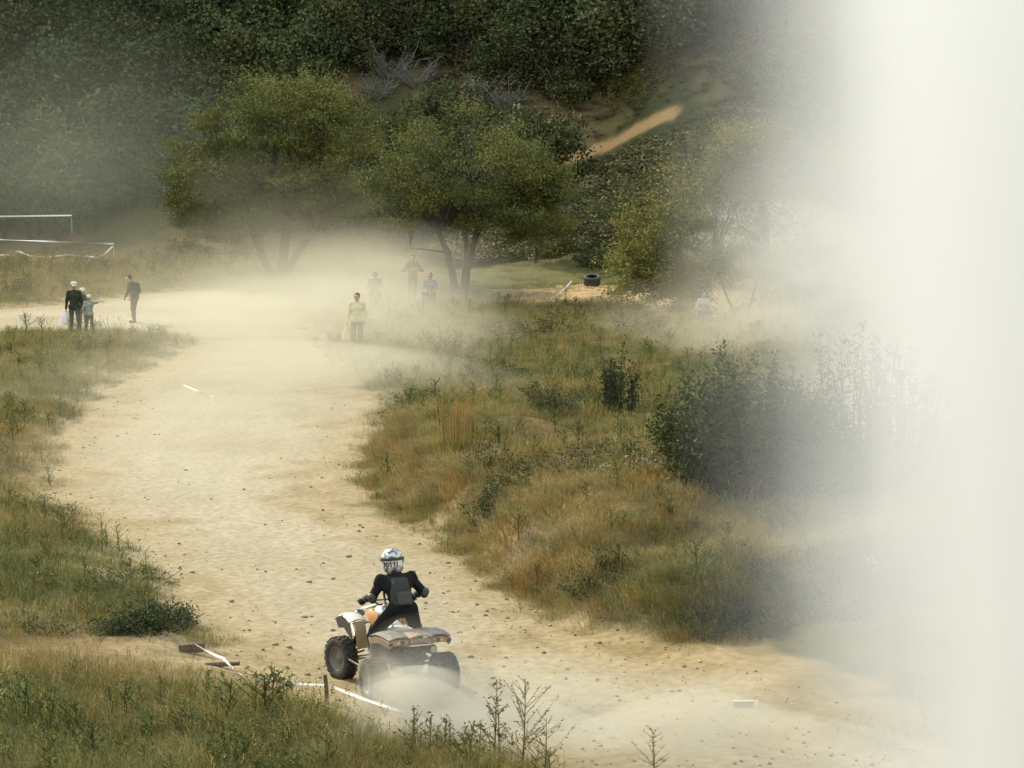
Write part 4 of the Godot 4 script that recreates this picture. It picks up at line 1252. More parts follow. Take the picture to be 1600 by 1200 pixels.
	for q in [[483, 910], [476, 965], [487, 964], [430, 1008], [452, 1012], [745, 945], [760, 955], [700, 925], [735, 1027], [790, 1028], [793, 966], [640, 935], [520, 985], [345, 1000], [362, 940], [415, 893], [520, 905], [545, 870], [505, 880], [620, 1010], [770, 1060], [850, 1020], [820, 985], [300, 895], [855, 1075], [480, 1055], [390, 985], [700, 880], [655, 850], [560, 830], [130, 700], [290, 735]]:
		var o := MeshInstance3D.new()
		var p := g(q[0], q[1])
		o.mesh = cl[rng.randi() % 3]
		o.material_override = M.clod
		o.name = numbered("dirt_clod")
		add_child(o)
		var s := rng.randf_range(0.022, 0.04)
		o.scale = Vector3(s * 1.3, s * 0.7, s)
		o.rotation.y = rng.randf() * TAU
		o.position = p + Vector3(0, s * 0.2, 0)
		tag(o, "dark clod of earth lying on the sandy track", "clod", "clods on the track")

# ------------------------------------------------------------------ people
# bones: [a, b, radius at a, radius at b]; meshed as one smooth surface (surface nets)
func blob(bones: Array, cell: float, k := 0.03, into: MB = null) -> MB:
	var lo := Vector3.ONE * 1e9
	var hi := -lo
	for b in bones:
		var r: float = maxf(b[2], b[3]) + cell * 2.0
		for p in [b[0], b[1]]:
			lo = lo.min(p - Vector3.ONE * r)
			hi = hi.max(p + Vector3.ONE * r)
	var nx := int((hi.x - lo.x) / cell) + 3
	var ny := int((hi.y - lo.y) / cell) + 3
	var nz := int((hi.z - lo.z) / cell) + 3
	var f := PackedFloat32Array()
	f.resize(nx * ny * nz)
	f.fill(0.5)
	for b in bones:
		var a: Vector3 = b[0]
		var ab: Vector3 = b[1] - a
		var l2 := maxf(ab.length_squared(), 1e-9)
		var r: float = maxf(b[2], b[3]) + cell * 1.6 + k * 0.5
		var q0 := ((a.min(b[1]) - Vector3.ONE * r - lo) / cell).floor().max(Vector3.ZERO)
		var q1 := ((a.max(b[1]) + Vector3.ONE * r - lo) / cell).ceil().min(Vector3(nx - 1, ny - 1, nz - 1))
		for z in range(int(q0.z), int(q1.z) + 1):
			for y in range(int(q0.y), int(q1.y) + 1):
				for x in range(int(q0.x), int(q1.x) + 1):
					var p := lo + Vector3(x, y, z) * cell - a
					var t := clampf(p.dot(ab) / l2, 0.0, 1.0)
					var dd := (p - ab * t).length() - lerpf(b[2], b[3], t)
					var at := (z * ny + y) * nx + x
					var o := f[at]
					var h := maxf(k - absf(o - dd), 0.0) / k
					f[at] = minf(o, dd) - h * h * k * 0.25
	var mb := into if into else MB.new()
	var ids := {}
	var off := [0, 1, nx, nx + 1, nx * ny, nx * ny + 1, nx * ny + nx, nx * ny + nx + 1]
	var edges := [[0, 1], [2, 3], [4, 5], [6, 7], [0, 2], [1, 3], [4, 6], [5, 7], [0, 4], [1, 5], [2, 6], [3, 7]]
	var cor := []
	for c in 8: cor.append(Vector3(c & 1, (c >> 1) & 1, c >> 2))
	var cells := []
	for z in nz - 1:
		for y in ny - 1:
			var row := (z * ny + y) * nx
			for x in nx - 1:
				var at := row + x
				if f[at] > 0.2: continue
				var neg := 0
				for c in 8:
					if f[at + off[c]] < 0.0: neg += 1
				if neg == 0 or neg == 8: continue
				var s := Vector3.ZERO
				var cnt := 0
				for e in edges:
					var fa := f[at + off[e[0]]]
					var fb := f[at + off[e[1]]]
					if (fa < 0.0) != (fb < 0.0):
						s += cor[e[0]].lerp(cor[e[1]], fa / (fa - fb))
						cnt += 1
				var p := lo + (Vector3(x, y, z) + s / cnt) * cell
				var gx := f[at + 1] - f[at] + f[at + off[7]] - f[at + off[6]]
				var gy := f[at + nx] - f[at] + f[at + off[7]] - f[at + off[5]]
				var gz := f[at + off[4]] - f[at] + f[at + off[7]] - f[at + off[3]]
				ids[at] = mb.vert(p, Vector3(gx, gy, gz).normalized())
				cells.append(at)
	var step := [1, nx, nx * ny]
	for at in cells:
		for ax in 3:
			var u: int = step[(ax + 1) % 3]
			var w: int = step[(ax + 2) % 3]
			if (f[at] < 0.0) == (f[at + step[ax]] < 0.0): continue
			if not (ids.has(at - u) and ids.has(at - w) and ids.has(at - u - w)): continue
			var q := [ids[at], ids[at - u], ids[at - u - w], ids[at - w]]
			if f[at] < 0.0: q.reverse()
			mb.i.append_array(PackedInt32Array([q[0], q[1], q[2], q[0], q[2], q[3]]))
	return mb

# a hand as five bent fingers and a palm, from the wrist w along dir; n points out of the back of the hand
func hand_bones(w: Vector3, dir: Vector3, n: Vector3, thumb_side: float, curl: float, s := 1.0) -> Array:
	dir = dir.normalized()
	n = (n - dir * n.dot(dir)).normalized()
	var x := dir.cross(n).normalized() * thumb_side      # towards the thumb
	var out := [[w, w + dir * 0.03 * s, 0.022 * s, 0.02 * s]]
	for q in [-0.030, -0.010, 0.010, 0.030]: out.append([w + dir * 0.02 * s + x * q * 0.6 * s, w + dir * 0.085 * s + x * q * s, 0.014 * s, 0.011 * s])
	var len := [0.060, 0.078, 0.084, 0.074]
	for k in 4:
		var r := w + dir * 0.085 * s + x * (-0.030 + 0.020 * k) * s
		var d1 := dir.rotated(x, curl * 0.9 * thumb_side * -1.0) if false else (dir * cos(curl * 0.8) - n * sin(curl * 0.8))
		var d2 := dir * cos(curl * 1.7) - n * sin(curl * 1.7)
		var d3 := dir * cos(curl * 2.4) - n * sin(curl * 2.4)
		var l: float = len[k] * s
		var p1 := r + d1 * l * 0.45
		var p2 := p1 + d2 * l * 0.32
		out.append([r, p1, 0.0095 * s, 0.009 * s])
		out.append([p1, p2, 0.009 * s, 0.0085 * s])
		out.append([p2, p2 + d3 * l * 0.24, 0.0085 * s, 0.007 * s])
	var t0 := w + dir * 0.025 * s + x * 0.022 * s
	var t1 := t0 + (dir * 0.6 + x * 0.75 - n * 0.2).normalized() * 0.04 * s
	var t2 := t1 + (dir * 0.9 + x * 0.15 - n * (0.2 + curl * 0.6)).normalized() * 0.035 * s
	out.append([t0, t1, 0.014 * s, 0.011 * s])
	out.append([t1, t2, 0.011 * s, 0.008 * s])
	return out

# Joints of a standing adult of 1.75 m who faces +z; x is the person's left. "o" replaces single joints.
func joints(h: float, o: Dictionary) -> Dictionary:
	var k := h / 1.75
	var j := {"pelvis": Vector3(0, 0.96, 0), "chest": Vector3(0, 1.29, 0), "neck": Vector3(0, 1.47, -0.01), "head": Vector3(0, 1.63, 0.02),
		"shl": Vector3(0.19, 1.42, 0), "shr": Vector3(-0.19, 1.42, 0), "ell": Vector3(0.25, 1.14, -0.03), "elr": Vector3(-0.25, 1.14, -0.03), "wrl": Vector3(0.26, 0.89, 0.05), "wrr": Vector3(-0.26, 0.89, 0.05),
		"hil": Vector3(0.095, 0.93, 0), "hir": Vector3(-0.095, 0.93, 0), "knl": Vector3(0.11, 0.50, 0.03), "knr": Vector3(-0.11, 0.50, 0.03), "anl": Vector3(0.12, 0.085, -0.03), "anr": Vector3(-0.12, 0.085, -0.03), "tol": Vector3(0.15, 0.035, 0.13), "tor": Vector3(-0.15, 0.035, 0.13)}
	for q in o: j[q] = o[q]
	for q in j: j[q] = j[q] * k
	j.k = k
	return j

func torso_bones(j: Dictionary, e: float) -> Array:
	var k: float = j.k
	var ax: Vector3 = (j.shl - j.shr).normalized()
	var hx: Vector3 = (j.hil - j.hir).normalized()
	var mid: Vector3 = (j.pelvis + j.chest) * 0.5
	return [[j.pelvis - hx * 0.06 * k, j.pelvis + hx * 0.06 * k, 0.105 * k + e, 0.105 * k + e], [mid - ax * 0.05 * k, mid + ax * 0.05 * k, 0.102 * k + e, 0.102 * k + e], [j.chest - ax * 0.075 * k, j.chest + ax * 0.075 * k, 0.112 * k + e, 0.112 * k + e],
		[j.pelvis, j.chest, 0.11 * k + e, 0.11 * k + e], [j.shr.lerp(j.shl, 0.08), j.shl.lerp(j.shr, 0.08), 0.058 * k + e, 0.058 * k + e], [j.chest, j.neck, 0.11 * k + e, 0.06 * k + e]]

func arm_bones(j: Dictionary, e: float, upper := true, lower := true) -> Array:
	var k: float = j.k
	var out := []
	for s in ["l", "r"]:
		if upper: out.append([j["sh" + s], j["el" + s], 0.056 * k + e, 0.043 * k + e])
		if lower: out.append([j["el" + s], j["wr" + s], 0.043 * k + e, 0.028 * k + e])
	return out

func leg_bones(j: Dictionary, e: float) -> Array:
	var k: float = j.k
	var out := []
	for s in ["l", "r"]:
		out.append([j["hi" + s], j["kn" + s], 0.088 * k + e, 0.06 * k + e])
		out.append([j["kn" + s], j["an" + s], 0.058 * k + e, 0.04 * k + e])
	return out

func foot_bones(j: Dictionary, e: float, sides := ["l", "r"]) -> Array:
	var k: float = j.k
	var out := []
	for s in sides:
		var heel: Vector3 = j["an" + s] + (j["an" + s] - j["to" + s]).normalized() * 0.03 * k - Vector3(0, 0.035 * k, 0)
		out.append([heel, j["to" + s], 0.038 * k + e, 0.034 * k + e])
		out.append([j["an" + s], heel, 0.04 * k + e, 0.038 * k + e])
	return out

func head_bones(j: Dictionary, face: Vector3) -> Array:
	var k: float = j.k
	var h: Vector3 = j.head
	var u: Vector3 = (j.head - j.neck).normalized()
	u = (u + Vector3.UP * 1.2).normalized()
	var f := (face - u * face.dot(u) * 0.6).normalized()
	var x := u.cross(f).normalized()
	var b := [[h + u * 0.035 * k - f * 0.015 * k, h + u * 0.03 * k + f * 0.02 * k, 0.088 * k, 0.082 * k], [h + f * 0.03 * k, h - u * 0.06 * k + f * 0.045 * k, 0.068 * k, 0.046 * k], [h - u * 0.085 * k + f * 0.055 * k, h - u * 0.08 * k + f * 0.06 * k, 0.03 * k, 0.026 * k],
		[h + u * 0.01 * k + f * 0.095 * k, h - u * 0.03 * k + f * 0.112 * k, 0.012 * k, 0.016 * k], [h - x * 0.035 * k + u * 0.025 * k + f * 0.075 * k, h + x * 0.035 * k + u * 0.025 * k + f * 0.075 * k, 0.022 * k, 0.022 * k], [h - x * 0.02 * k - u * 0.057 * k + f * 0.083 * k, h + x * 0.02 * k - u * 0.057 * k + f * 0.083 * k, 0.012 * k, 0.012 * k], [j.neck, h - u * 0.03 * k, 0.056 * k, 0.056 * k]]
	for s in [-1.0, 1.0]: b.append([h + x * 0.083 * s * k - f * 0.005 * k + u * 0.02 * k, h + x * 0.086 * s * k - f * 0.012 * k - u * 0.02 * k, 0.016 * k, 0.012 * k])
	return b

func person(label: String, at: Vector3, turn: float, h: float, o: Dictionary, look_: Dictionary, group := "") -> Node3D:
	var t := thing("person", label, "person", at, turn, group)
	var j := joints(h, o)
	var k: float = j.k
	var face: Vector3 = look_.get("face", Vector3(0, 0, 1))
	# body: one surface, hands and head on finer grids
	var mb := blob(torso_bones(j, -0.012) + arm_bones(j, -0.006) + leg_bones(j, -0.01) + foot_bones(j, -0.008) + [[j.chest, j.neck, 0.06, 0.052 * k], [j.neck, j.head, 0.054 * k, 0.054 * k]], 0.018, 0.035)
	blob(head_bones(j, face), 0.008, 0.02, mb)
	for s in [["l", -1.0], ["r", 1.0]]:
		var d: Vector3 = (j["wr" + s[0]] - j["el" + s[0]]).normalized()
		var out: Vector3 = look_.get("palm" + s[0], Vector3(-s[1], 0, 0.2))
		blob(hand_bones(j["wr" + s[0]], look_.get("hand" + s[0], d), out, s[1], look_.get("curl" + s[0], 0.45), k), 0.005, 0.008, mb)
	part(mb, "body", look_.get("skin", M.skin), t)
	var hu := Vector3.UP
	var hx := hu.cross(face).normalized()
	for s in [-1.0, 1.0]:
		var e := MB.new()
		e.ball(j.head + hx * 0.03 * s * k + hu * 0.008 * k + face.normalized() * 0.088 * k, Vector3.ONE * 0.012 * k, Basis(), 6, 8)
		part(e, "eye", M.hair, t)
	var sl: bool = look_.get("long", false)
	var hem: Vector3 = j.pelvis - Vector3.UP * 0.05 * k
	var hip: Vector3 = (j.hil - j.hir).normalized() * 0.085 * k
	part(blob(torso_bones(j, 0.014) + arm_bones(j, 0.012, true, sl) + [[hem - hip, hem + hip, 0.118 * k, 0.118 * k]], 0.018, 0.04), "shirt", look_.shirt, t)
	part(blob([[j.pelvis - Vector3(0.06, 0.02, 0) * k, j.pelvis + Vector3(0.06, -0.02, 0) * k, 0.112 * k, 0.112 * k]] + leg_bones(j, 0.012), 0.018, 0.035), "trousers", look_.trousers, t)
	for s in ["l", "r"]: part(blob(foot_bones(j, 0.008, [s]), 0.012, 0.02), "shoe", M.shoe, t)
	var f := face.normalized()
	var top: Vector3 = j.head + Vector3.UP * 0.045 * k - f * 0.022 * k
	part(blob([[top, top - f * 0.012 * k, 0.098 * k, 0.096 * k], [top - f * 0.03 * k, j.head - f * 0.055 * k - Vector3.UP * 0.045 * k, 0.085 * k, 0.055 * k]] + ([[top - f * 0.03, j.neck - f * 0.06 * k - Vector3.UP * 0.05, 0.08 * k, 0.05 * k]] if look_.get("long_hair", false) else []), 0.012, 0.02), "hair", look_.get("hair", M.hair), t)
	if look_.has("cap"):
		var keep := MB.new()
		keep.lathe([Vector2(0.114, 0.0), Vector2(0.113, 0.03), Vector2(0.10, 0.065), Vector2(0.065, 0.09), Vector2(0.001, 0.098)], 20, Transform3D(Basis().scaled(Vector3.ONE * k), top + Vector3.UP * 0.018 * k))
		keep.box(top + f * 0.14 * k + Vector3.UP * 0.022 * k, Vector3(0.15, 0.012, 0.14) * k, Basis.looking_at(-f, Vector3.UP), 0.004)
		part(keep, "cap", look_.cap, t)
	return t

func carrier_bag(label: String, hand: Vector3, m: Material, h: float, w: float, turn: float) -> void:
	var t := thing("carrier_bag", label, "bag", hand, turn)
	var mb := MB.new()
	var rows := []
	for k in 8:
		var u := k / 7.0
		var line := []
		for q in 17:
			var a := TAU * q / 16.0
			var r: float = w * 0.5 * (0.35 + 0.65 * sin(minf(u * 1.5 + 0.15, 1.0) * PI * 0.5)) * (1.0 + 0.09 * sin(a * 5.0 + u * 4.0))
			line.append(Vector3(cos(a) * r, -0.10 - u * h, sin(a) * r * 0.55))
		rows.append(line)
	mb.sheet(rows, 0.002)
	mb.ball(Vector3(0, -0.10 - h, 0), Vector3(w * 0.49, 0.02, w * 0.27), Basis(), 4, 16)
	part(mb, "sack", m, t)
	for s in [-1.0, 1.0]:
		var hd := MB.new()
		hd.tube([Vector3(-0.07, -0.11, 0.02 * s), Vector3(-0.03, -0.03, 0.01 * s), Vector3(0, 0.0, 0), Vector3(0.03, -0.03, 0.01 * s), Vector3(0.07, -0.11, 0.02 * s)], [0.007, 0.006, 0.006, 0.006, 0.007], 6)
		part(hd, "handle", m, t)

func people() -> void:
	rng.seed = 17
	# walkers on the left path
	var a := g(117, 521)
	var trunk_dark := cloth(lin(0.045, 0.055, 0.035), 101)
	var trouser := cloth(lin(0.09, 0.09, 0.07), 102)
	person("person in a dark green shirt and grey trousers walking with a white bag", a, 0.15, 1.70, {"wrr": Vector3(-0.28, 0.86, 0.02), "knl": Vector3(0.13, 0.50, 0.06), "anl": Vector3(0.16, 0.085, 0.03), "tol": Vector3(0.19, 0.035, 0.19), "knr": Vector3(-0.10, 0.5, 0.0), "anr": Vector3(-0.13, 0.085, -0.1), "tor": Vector3(-0.17, 0.035, 0.05)}, {"shirt": trunk_dark, "trousers": trouser, "face": Vector3(0.1, -0.25, 1), "cap": M.cap_pale, "curlr": 1.0, "long": true})  # the pale cap here is added for the sunlit top of the head
	carrier_bag("white carrier bag in the green shirted walker's hand", a + Vector3(-0.33, 0.78, 0.06), M.bag_white, 0.34, 0.24, 0.2)
	var b := g(128, 517)
	person("person in a pale cap half hidden behind the child with raised arm", b + Vector3(0.0, 0, -0.25), 0.2, 1.45, {}, {"shirt": cloth(lin(0.06, 0.06, 0.045), 103), "trousers": trouser, "face": Vector3(0.1, -0.2, 1), "cap": M.cap_pale})
	var c := g(140, 522)
	person("child in a patterned shirt and pale cap pointing with one arm", c, 0.1, 1.30, {"ell": Vector3(0.36, 1.42, 0.03), "wrl": Vector3(0.58, 1.50, 0.06), "elr": Vector3(-0.27, 1.16, 0.02), "wrr": Vector3(-0.22, 0.98, 0.14), "anl": Vector3(0.2, 0.085, 0), "tol": Vector3(0.25, 0.035, 0.14), "anr": Vector3(-0.17, 0.085, -0.04)}, {"shirt": M.camo, "trousers": cloth(lin(0.07, 0.065, 0.045), 104), "face": Vector3(0.15, -0.2, 1), "cap": M.cap_pale, "palml": Vector3(0, 1, 0), "curll": 0.9})
	var cup := thing("paper_cup", "white paper cup in the pointing child's raised hand", "cup", c + Vector3(0.50, 1.10, 0.08))
	var cm := MB.new()
	cm.lathe([Vector2(0.001, -0.04), Vector2(0.036, -0.04), Vector2(0.048, 0.06), Vector2(0.044, 0.06), Vector2(0.034, -0.034), Vector2(0.001, -0.034)], 16, Transform3D())
	part(cm, "cup_wall", M.bag_white, cup)
	var d := g(211, 504)
	person("person with short dark hair and backpack looking down on the sandy path", d, -0.9, 1.76, {"chest": Vector3(0, 1.28, 0.07), "neck": Vector3(0, 1.45, 0.13), "head": Vector3(0, 1.57, 0.23), "shl": Vector3(0.18, 1.40, 0.09), "shr": Vector3(-0.18, 1.40, 0.09), "ell": Vector3(0.25, 1.13, 0.12), "elr": Vector3(-0.24, 1.13, 0.12), "wrl": Vector3(0.22, 0.95, 0.25), "wrr": Vector3(-0.20, 0.93, 0.27), "knl": Vector3(0.11, 0.5, 0.1), "anl": Vector3(0.11, 0.085, 0.08), "tol": Vector3(0.13, 0.035, 0.25)}, {"shirt": cloth(lin(0.06, 0.075, 0.07), 105), "trousers": cloth(lin(0.075, 0.07, 0.05), 106), "face": Vector3(0, -0.7, 1), "long": true})
	backpack("dark backpack on the back of the walker looking down", d, -0.9, Vector3(0, 1.23, -0.13), cloth(lin(0.05, 0.05, 0.04), 107), 1.0)
	# spectator beside the dust
	var e := g(558, 546)
	person("person in a pale open shirt standing alone at the edge of the dust", e, 0.1, 1.74, {"ell": Vector3(0.27, 1.14, -0.02), "wrl": Vector3(0.25, 0.90, 0.06), "elr": Vector3(-0.25, 1.13, -0.02), "wrr": Vector3(-0.29, 0.87, 0.04)}, {"shirt": cloth(lin(0.64, 0.58, 0.36), 108), "trousers": cloth(lin(0.24, 0.21, 0.13), 109), "face": Vector3(-0.25, -0.1, 1), "long": true, "curlr": 1.0})
	carrier_bag("cream coloured bag in the lone spectator's hand", e + Vector3(-0.33, 0.79, 0.06), mat(lin(0.62, 0.48, 0.26), 0.7), 0.36, 0.26, 0.4)
	# people resting under the tree
	var f := g(645, 470)
	person("person standing under the tree with elbows out and hands at the chest", f, 0.1, 1.80, {"ell": Vector3(0.37, 1.17, 0.02), "wrl": Vector3(0.15, 1.22, 0.22), "elr": Vector3(-0.37, 1.17, 0.02), "wrr": Vector3(-0.15, 1.22, 0.22)}, {"shirt": cloth(lin(0.16, 0.14, 0.09), 110), "trousers": cloth(lin(0.10, 0.10, 0.08), 111), "long": true})
	var sit := {"pelvis": Vector3(0, 0.50, 0), "chest": Vector3(0, 0.83, 0.06), "neck": Vector3(0, 1.0, 0.08), "head": Vector3(0, 1.16, 0.12), "shl": Vector3(0.19, 0.96, 0.08), "shr": Vector3(-0.19, 0.96, 0.08), "ell": Vector3(0.27, 0.70, 0.14), "elr": Vector3(-0.27, 0.70, 0.14), "wrl": Vector3(0.16, 0.58, 0.34), "wrr": Vector3(-0.16, 0.58, 0.34), "hil": Vector3(0.1, 0.48, 0.02), "hir": Vector3(-0.1, 0.48, 0.02), "knl": Vector3(0.18, 0.50, 0.44), "knr": Vector3(-0.18, 0.50, 0.44), "anl": Vector3(0.19, 0.085, 0.42), "anr": Vector3(-0.19, 0.085, 0.42), "tol": Vector3(0.22, 0.035, 0.58), "tor": Vector3(-0.22, 0.035, 0.58)}
	var s1 := g(673, 478)
	person("person in a pale blue shirt sitting beside the forked trunk", s1, -0.2, 1.72, sit, {"shirt": cloth(lin(0.30, 0.33, 0.34), 112), "trousers": cloth(lin(0.10, 0.11, 0.11), 113)})
	seat_log("short log seat under the person in the pale blue shirt", s1 - Vector3(0, 0, 0.03), 0.36)
	var s2 := g(586, 476)
	person("person in a grey top sitting almost lost in the dust", s2, 0.1, 1.72, sit, {"shirt": cloth(lin(0.22, 0.20, 0.16), 114), "trousers": cloth(lin(0.12, 0.11, 0.09), 115)})
	seat_log("short log seat under the person lost in the dust", s2 - Vector3(0, 0, 0.03), 0.36)
	carrier_bag("lilac bag standing beside the standing spectator's feet", g(652, 470) + Vector3(0.1, 0.46, 0.1), mat(lin(0.35, 0.34, 0.5), 0.6), 0.32, 0.28, 0.1)
	var b0 := g(606, 472)
	var b1 := g(652, 474)
	tape("tape_scrap", "white tape lying along the ground at the resting spectators", [b0 + Vector3(0, 0.1, 0), b0.lerp(b1, 0.5) + Vector3(0, 0.06, 0), b1 + Vector3(0, 0.08, 0)], 0.06, 0.4, 0.0)
	var w := g(1098, 507)
	person("person in a white shirt sitting in the dust beside the pale box", w, 0.2, 1.60, sit, {"shirt": cloth(lin(0.55, 0.55, 0.55), 116), "trousers": cloth(lin(0.12, 0.12, 0.10), 117)})
	seat_log("short log seat under the person in the white shirt", w - Vector3(0, 0, 0.03), 0.33)

func seat_log(label: String, at: Vector3, h: float) -> void:
	var t := thing("log_seat", label, "log", Vector3(at.x, height(at.x, -at.z), at.z))
	var mb := MB.new()
	mb.tube([Vector3(0, -0.05, 0), Vector3(0.005, h * 0.5, 0), Vector3(0, h - 0.01, 0), Vector3(0, h, 0)], [0.19, 0.175, 0.172, 0.16], 14)
	part(mb, "log", M.timber, t)

func backpack(label: String, at: Vector3, turn: float, off: Vector3, m: Material, s: float) -> void:
	var t := thing("backpack", label, "backpack", at + Basis(Vector3.UP, turn) * off, turn)
	var mb := MB.new()
	mb.sheet(pack_rows(0.135 * s, 0.22, 0.065), 0.012)
	mb.box(Vector3(0, 0.0, 0.045), Vector3(0.25 * s, 0.40, 0.03), Basis(), 0.012)
	part(mb, "sack", m, t)
	var pk := MB.new()
	pk.box(Vector3(0, -0.09, -0.085), Vector3(0.19 * s, 0.17, 0.05), Basis(Vector3.RIGHT, 0.06), 0.018)
	part(pk, "pocket", M.strap, t)
	for q in [-1.0, 1.0]:
		var st := MB.new()
		st.tube([Vector3(q * 0.10, 0.18, 0.06), Vector3(q * 0.115, 0.225, 0.13), Vector3(q * 0.12, 0.19, 0.24), Vector3(q * 0.13, 0.05, 0.265), Vector3(q * 0.15, -0.10, 0.2), Vector3(q * 0.14, -0.16, 0.05)], [0.016, 0.017, 0.017, 0.016, 0.013, 0.012], 8)
		part(st, "strap", M.strap, t)

# the rider, in the quad's own frame (forward is -z)
func rider(q: Node3D) -> void:
	M.skin = mat(lin(0.36, 0.22, 0.15), 0.6)
	M.hair = mat(lin(0.025, 0.02, 0.015), 0.8)
	M.shoe = mat(lin(0.05, 0.045, 0.04), 0.8)
	M.strap = mat(lin(0.04, 0.04, 0.035), 0.8)
	M.cap_pale = mat(lin(0.55, 0.5, 0.38), 0.9)
	M.bag_white = mat(lin(0.7, 0.7, 0.72), 0.5)
	M.camo = mat(Color.WHITE, 0.9)
	M.camo.albedo_texture = noise_tex(0.035, lin(0.10, 0.11, 0.07), lin(0.42, 0.44, 0.38), 120, 128, 2)
	M.camo.uv1_triplanar = true
	M.camo.uv1_scale = Vector3(3, 3, 3)
	var at := q.position
	var turn := q.rotation.y
	var t := thing("person", "rider in black jacket and silver helmet standing over the quad's seat", "person", at, turn)
	var k := 1.0
	# joints; x < 0 is the rider's left
	var j := {"k": 1.0, "pelvis": Vector3(0.01, 1.07, -0.26), "chest": Vector3(0.0, 1.31, -0.42), "neck": Vector3(-0.01, 1.455, -0.50), "head": Vector3(-0.015, 1.57, -0.545),
		"shl": Vector3(-0.18, 1.375, -0.47), "shr": Vector3(0.18, 1.385, -0.46), "ell": Vector3(-0.31, 1.17, -0.47), "elr": Vector3(0.345, 1.20, -0.42), "wrl": Vector3(-0.335, 1.125, -0.655), "wrr": Vector3(0.335, 1.13, -0.655),
		"hil": Vector3(-0.09, 1.03, -0.27), "hir": Vector3(0.11, 1.03, -0.27), "knl": Vector3(-0.25, 0.74, -0.54), "knr": Vector3(0.27, 0.75, -0.50), "anl": Vector3(-0.30, 0.43, -0.40), "anr": Vector3(0.30, 0.43, -0.40), "tol": Vector3(-0.32, 0.385, -0.58), "tor": Vector3(0.32, 0.385, -0.58)}
	var body := blob(torso_bones(j, -0.006) + arm_bones(j, -0.004) + leg_bones(j, -0.006) + foot_bones(j, -0.008) + [[j.chest, j.neck, 0.07, 0.055], [j.neck, j.head, 0.055, 0.055]], 0.014, 0.035)
	blob(head_bones(j, Vector3(0.55, -0.1, -1)), 0.008, 0.02, body)
	part(body, "body", M.skin, t)
	var black := cloth(lin(0.016, 0.019, 0.017), 130)
	var black2 := cloth(lin(0.013, 0.016, 0.014), 131)
	var jk := blob(torso_bones(j, 0.004) + arm_bones(j, 0.010) + [[j.neck, j.neck.lerp(j.head, 0.45), 0.075, 0.07]], 0.012, 0.04)
	# elbow and shoulder pads
	blob([[j.shl + Vector3(-0.02, 0.02, 0), j.shl + Vector3(-0.05, -0.03, 0.0), 0.066, 0.06], [j.shr + Vector3(0.02, 0.02, 0), j.shr + Vector3(0.05, -0.03, 0.0), 0.066, 0.06]], 0.012, 0.03, jk)
	var jm := part(jk, "jacket", black, t)
	var pads := MB.new()
	blob([[j.ell + Vector3(-0.01, 0.01, 0.02), j.ell + Vector3(0, -0.02, 0.03), 0.056, 0.05]], 0.01, 0.02, pads)
	part(pads, "elbow_pad", M.plastic_dark, jm)
	pads = MB.new()
	blob([[j.elr + Vector3(0.01, 0.01, 0.02), j.elr + Vector3(0, -0.02, 0.03), 0.056, 0.05]], 0.01, 0.02, pads)
	part(pads, "elbow_pad", M.plastic_dark, jm)
	part(blob([[j.pelvis - Vector3(0.06, 0.02, -0.01), j.pelvis + Vector3(0.06, -0.02, 0.01), 0.115, 0.115]] + leg_bones(j, 0.014), 0.012, 0.03), "trousers", black2, t)
	for s in ["l", "r"]: part(blob(foot_bones(j, 0.014, [s]) + [[j["an" + s], j["an" + s].lerp(j["kn" + s], 0.55), 0.06, 0.066]], 0.012, 0.025), "boot", M.shoe, t)
	for s in [["l", -1.0], ["r", 1.0]]:
		var w: Vector3 = j["wr" + s[0]]
		var gl := MB.new()
		blob(hand_bones(w, Vector3(0, -0.25, -1), Vector3(0, 1, -0.25), s[1], 1.05, 1.12), 0.005, 0.008, gl)
		blob([[w, w + (j["el" + s[0]] - w) * 0.3, 0.04, 0.048]], 0.008, 0.02, gl)
		part(gl, "glove", M.glove, t)
	# helmet, looking ahead and a little to the right
	var hm := Node3D.new()
	hm.name = "helmet"
	t.add_child(hm)
	hm.position = j.head + Vector3(0, 0.015, 0)
	hm.rotation = Vector3(-0.12, deg_to_rad(-28.0), 0.10)
	var sh := blob([[Vector3(0, 0.03, 0.02), Vector3(0, 0.02, -0.03), 0.138, 0.128], [Vector3(0, -0.05, 0.03), Vector3(0, -0.06, 0.0), 0.118, 0.112], [Vector3(-0.07, -0.09, -0.06), Vector3(0, -0.11, -0.155), 0.05, 0.036], [Vector3(0.07, -0.09, -0.06), Vector3(0, -0.11, -0.155), 0.05, 0.036]], 0.007, 0.03)
	part(sh, "shell", M.helmet, hm)
	var vis := MB.new()
	vis.sheet([[Vector3(-0.10, 0.085, -0.09), Vector3(0, 0.125, -0.10), Vector3(0.10, 0.085, -0.09)], [Vector3(-0.095, 0.10, -0.16), Vector3(0, 0.13, -0.18), Vector3(0.095, 0.10, -0.16)], [Vector3(-0.08, 0.105, -0.22), Vector3(0, 0.13, -0.25), Vector3(0.08, 0.105, -0.22)]], 0.006)
	part(vis, "peak", M.plastic_dark, hm)
	var gg := MB.new()
	blob([[Vector3(-0.06, 0.0, -0.135), Vector3(0.06, 0.0, -0.135), 0.04, 0.04], [Vector3(-0.10, 0.0, -0.10), Vector3(0.10, 0.0, -0.10), 0.032, 0.032]], 0.007, 0.02, gg)
	part(gg, "goggles", M.plastic_dark, hm)
	# strap round the back, and dark panels of the paint
	var stp := MB.new()
	var l1 := []
	var l2 := []
	for n in 21:
		var a := lerpf(-0.30, PI + 0.30, n / 20.0)
		l1.append(Vector3(cos(a) * 0.147, 0.052 , sin(a) * 0.162 + 0.012))
		l2.append(Vector3(cos(a) * 0.149, 0.018, sin(a) * 0.164 + 0.012))
	stp.sheet([l1, l2], 0.004)
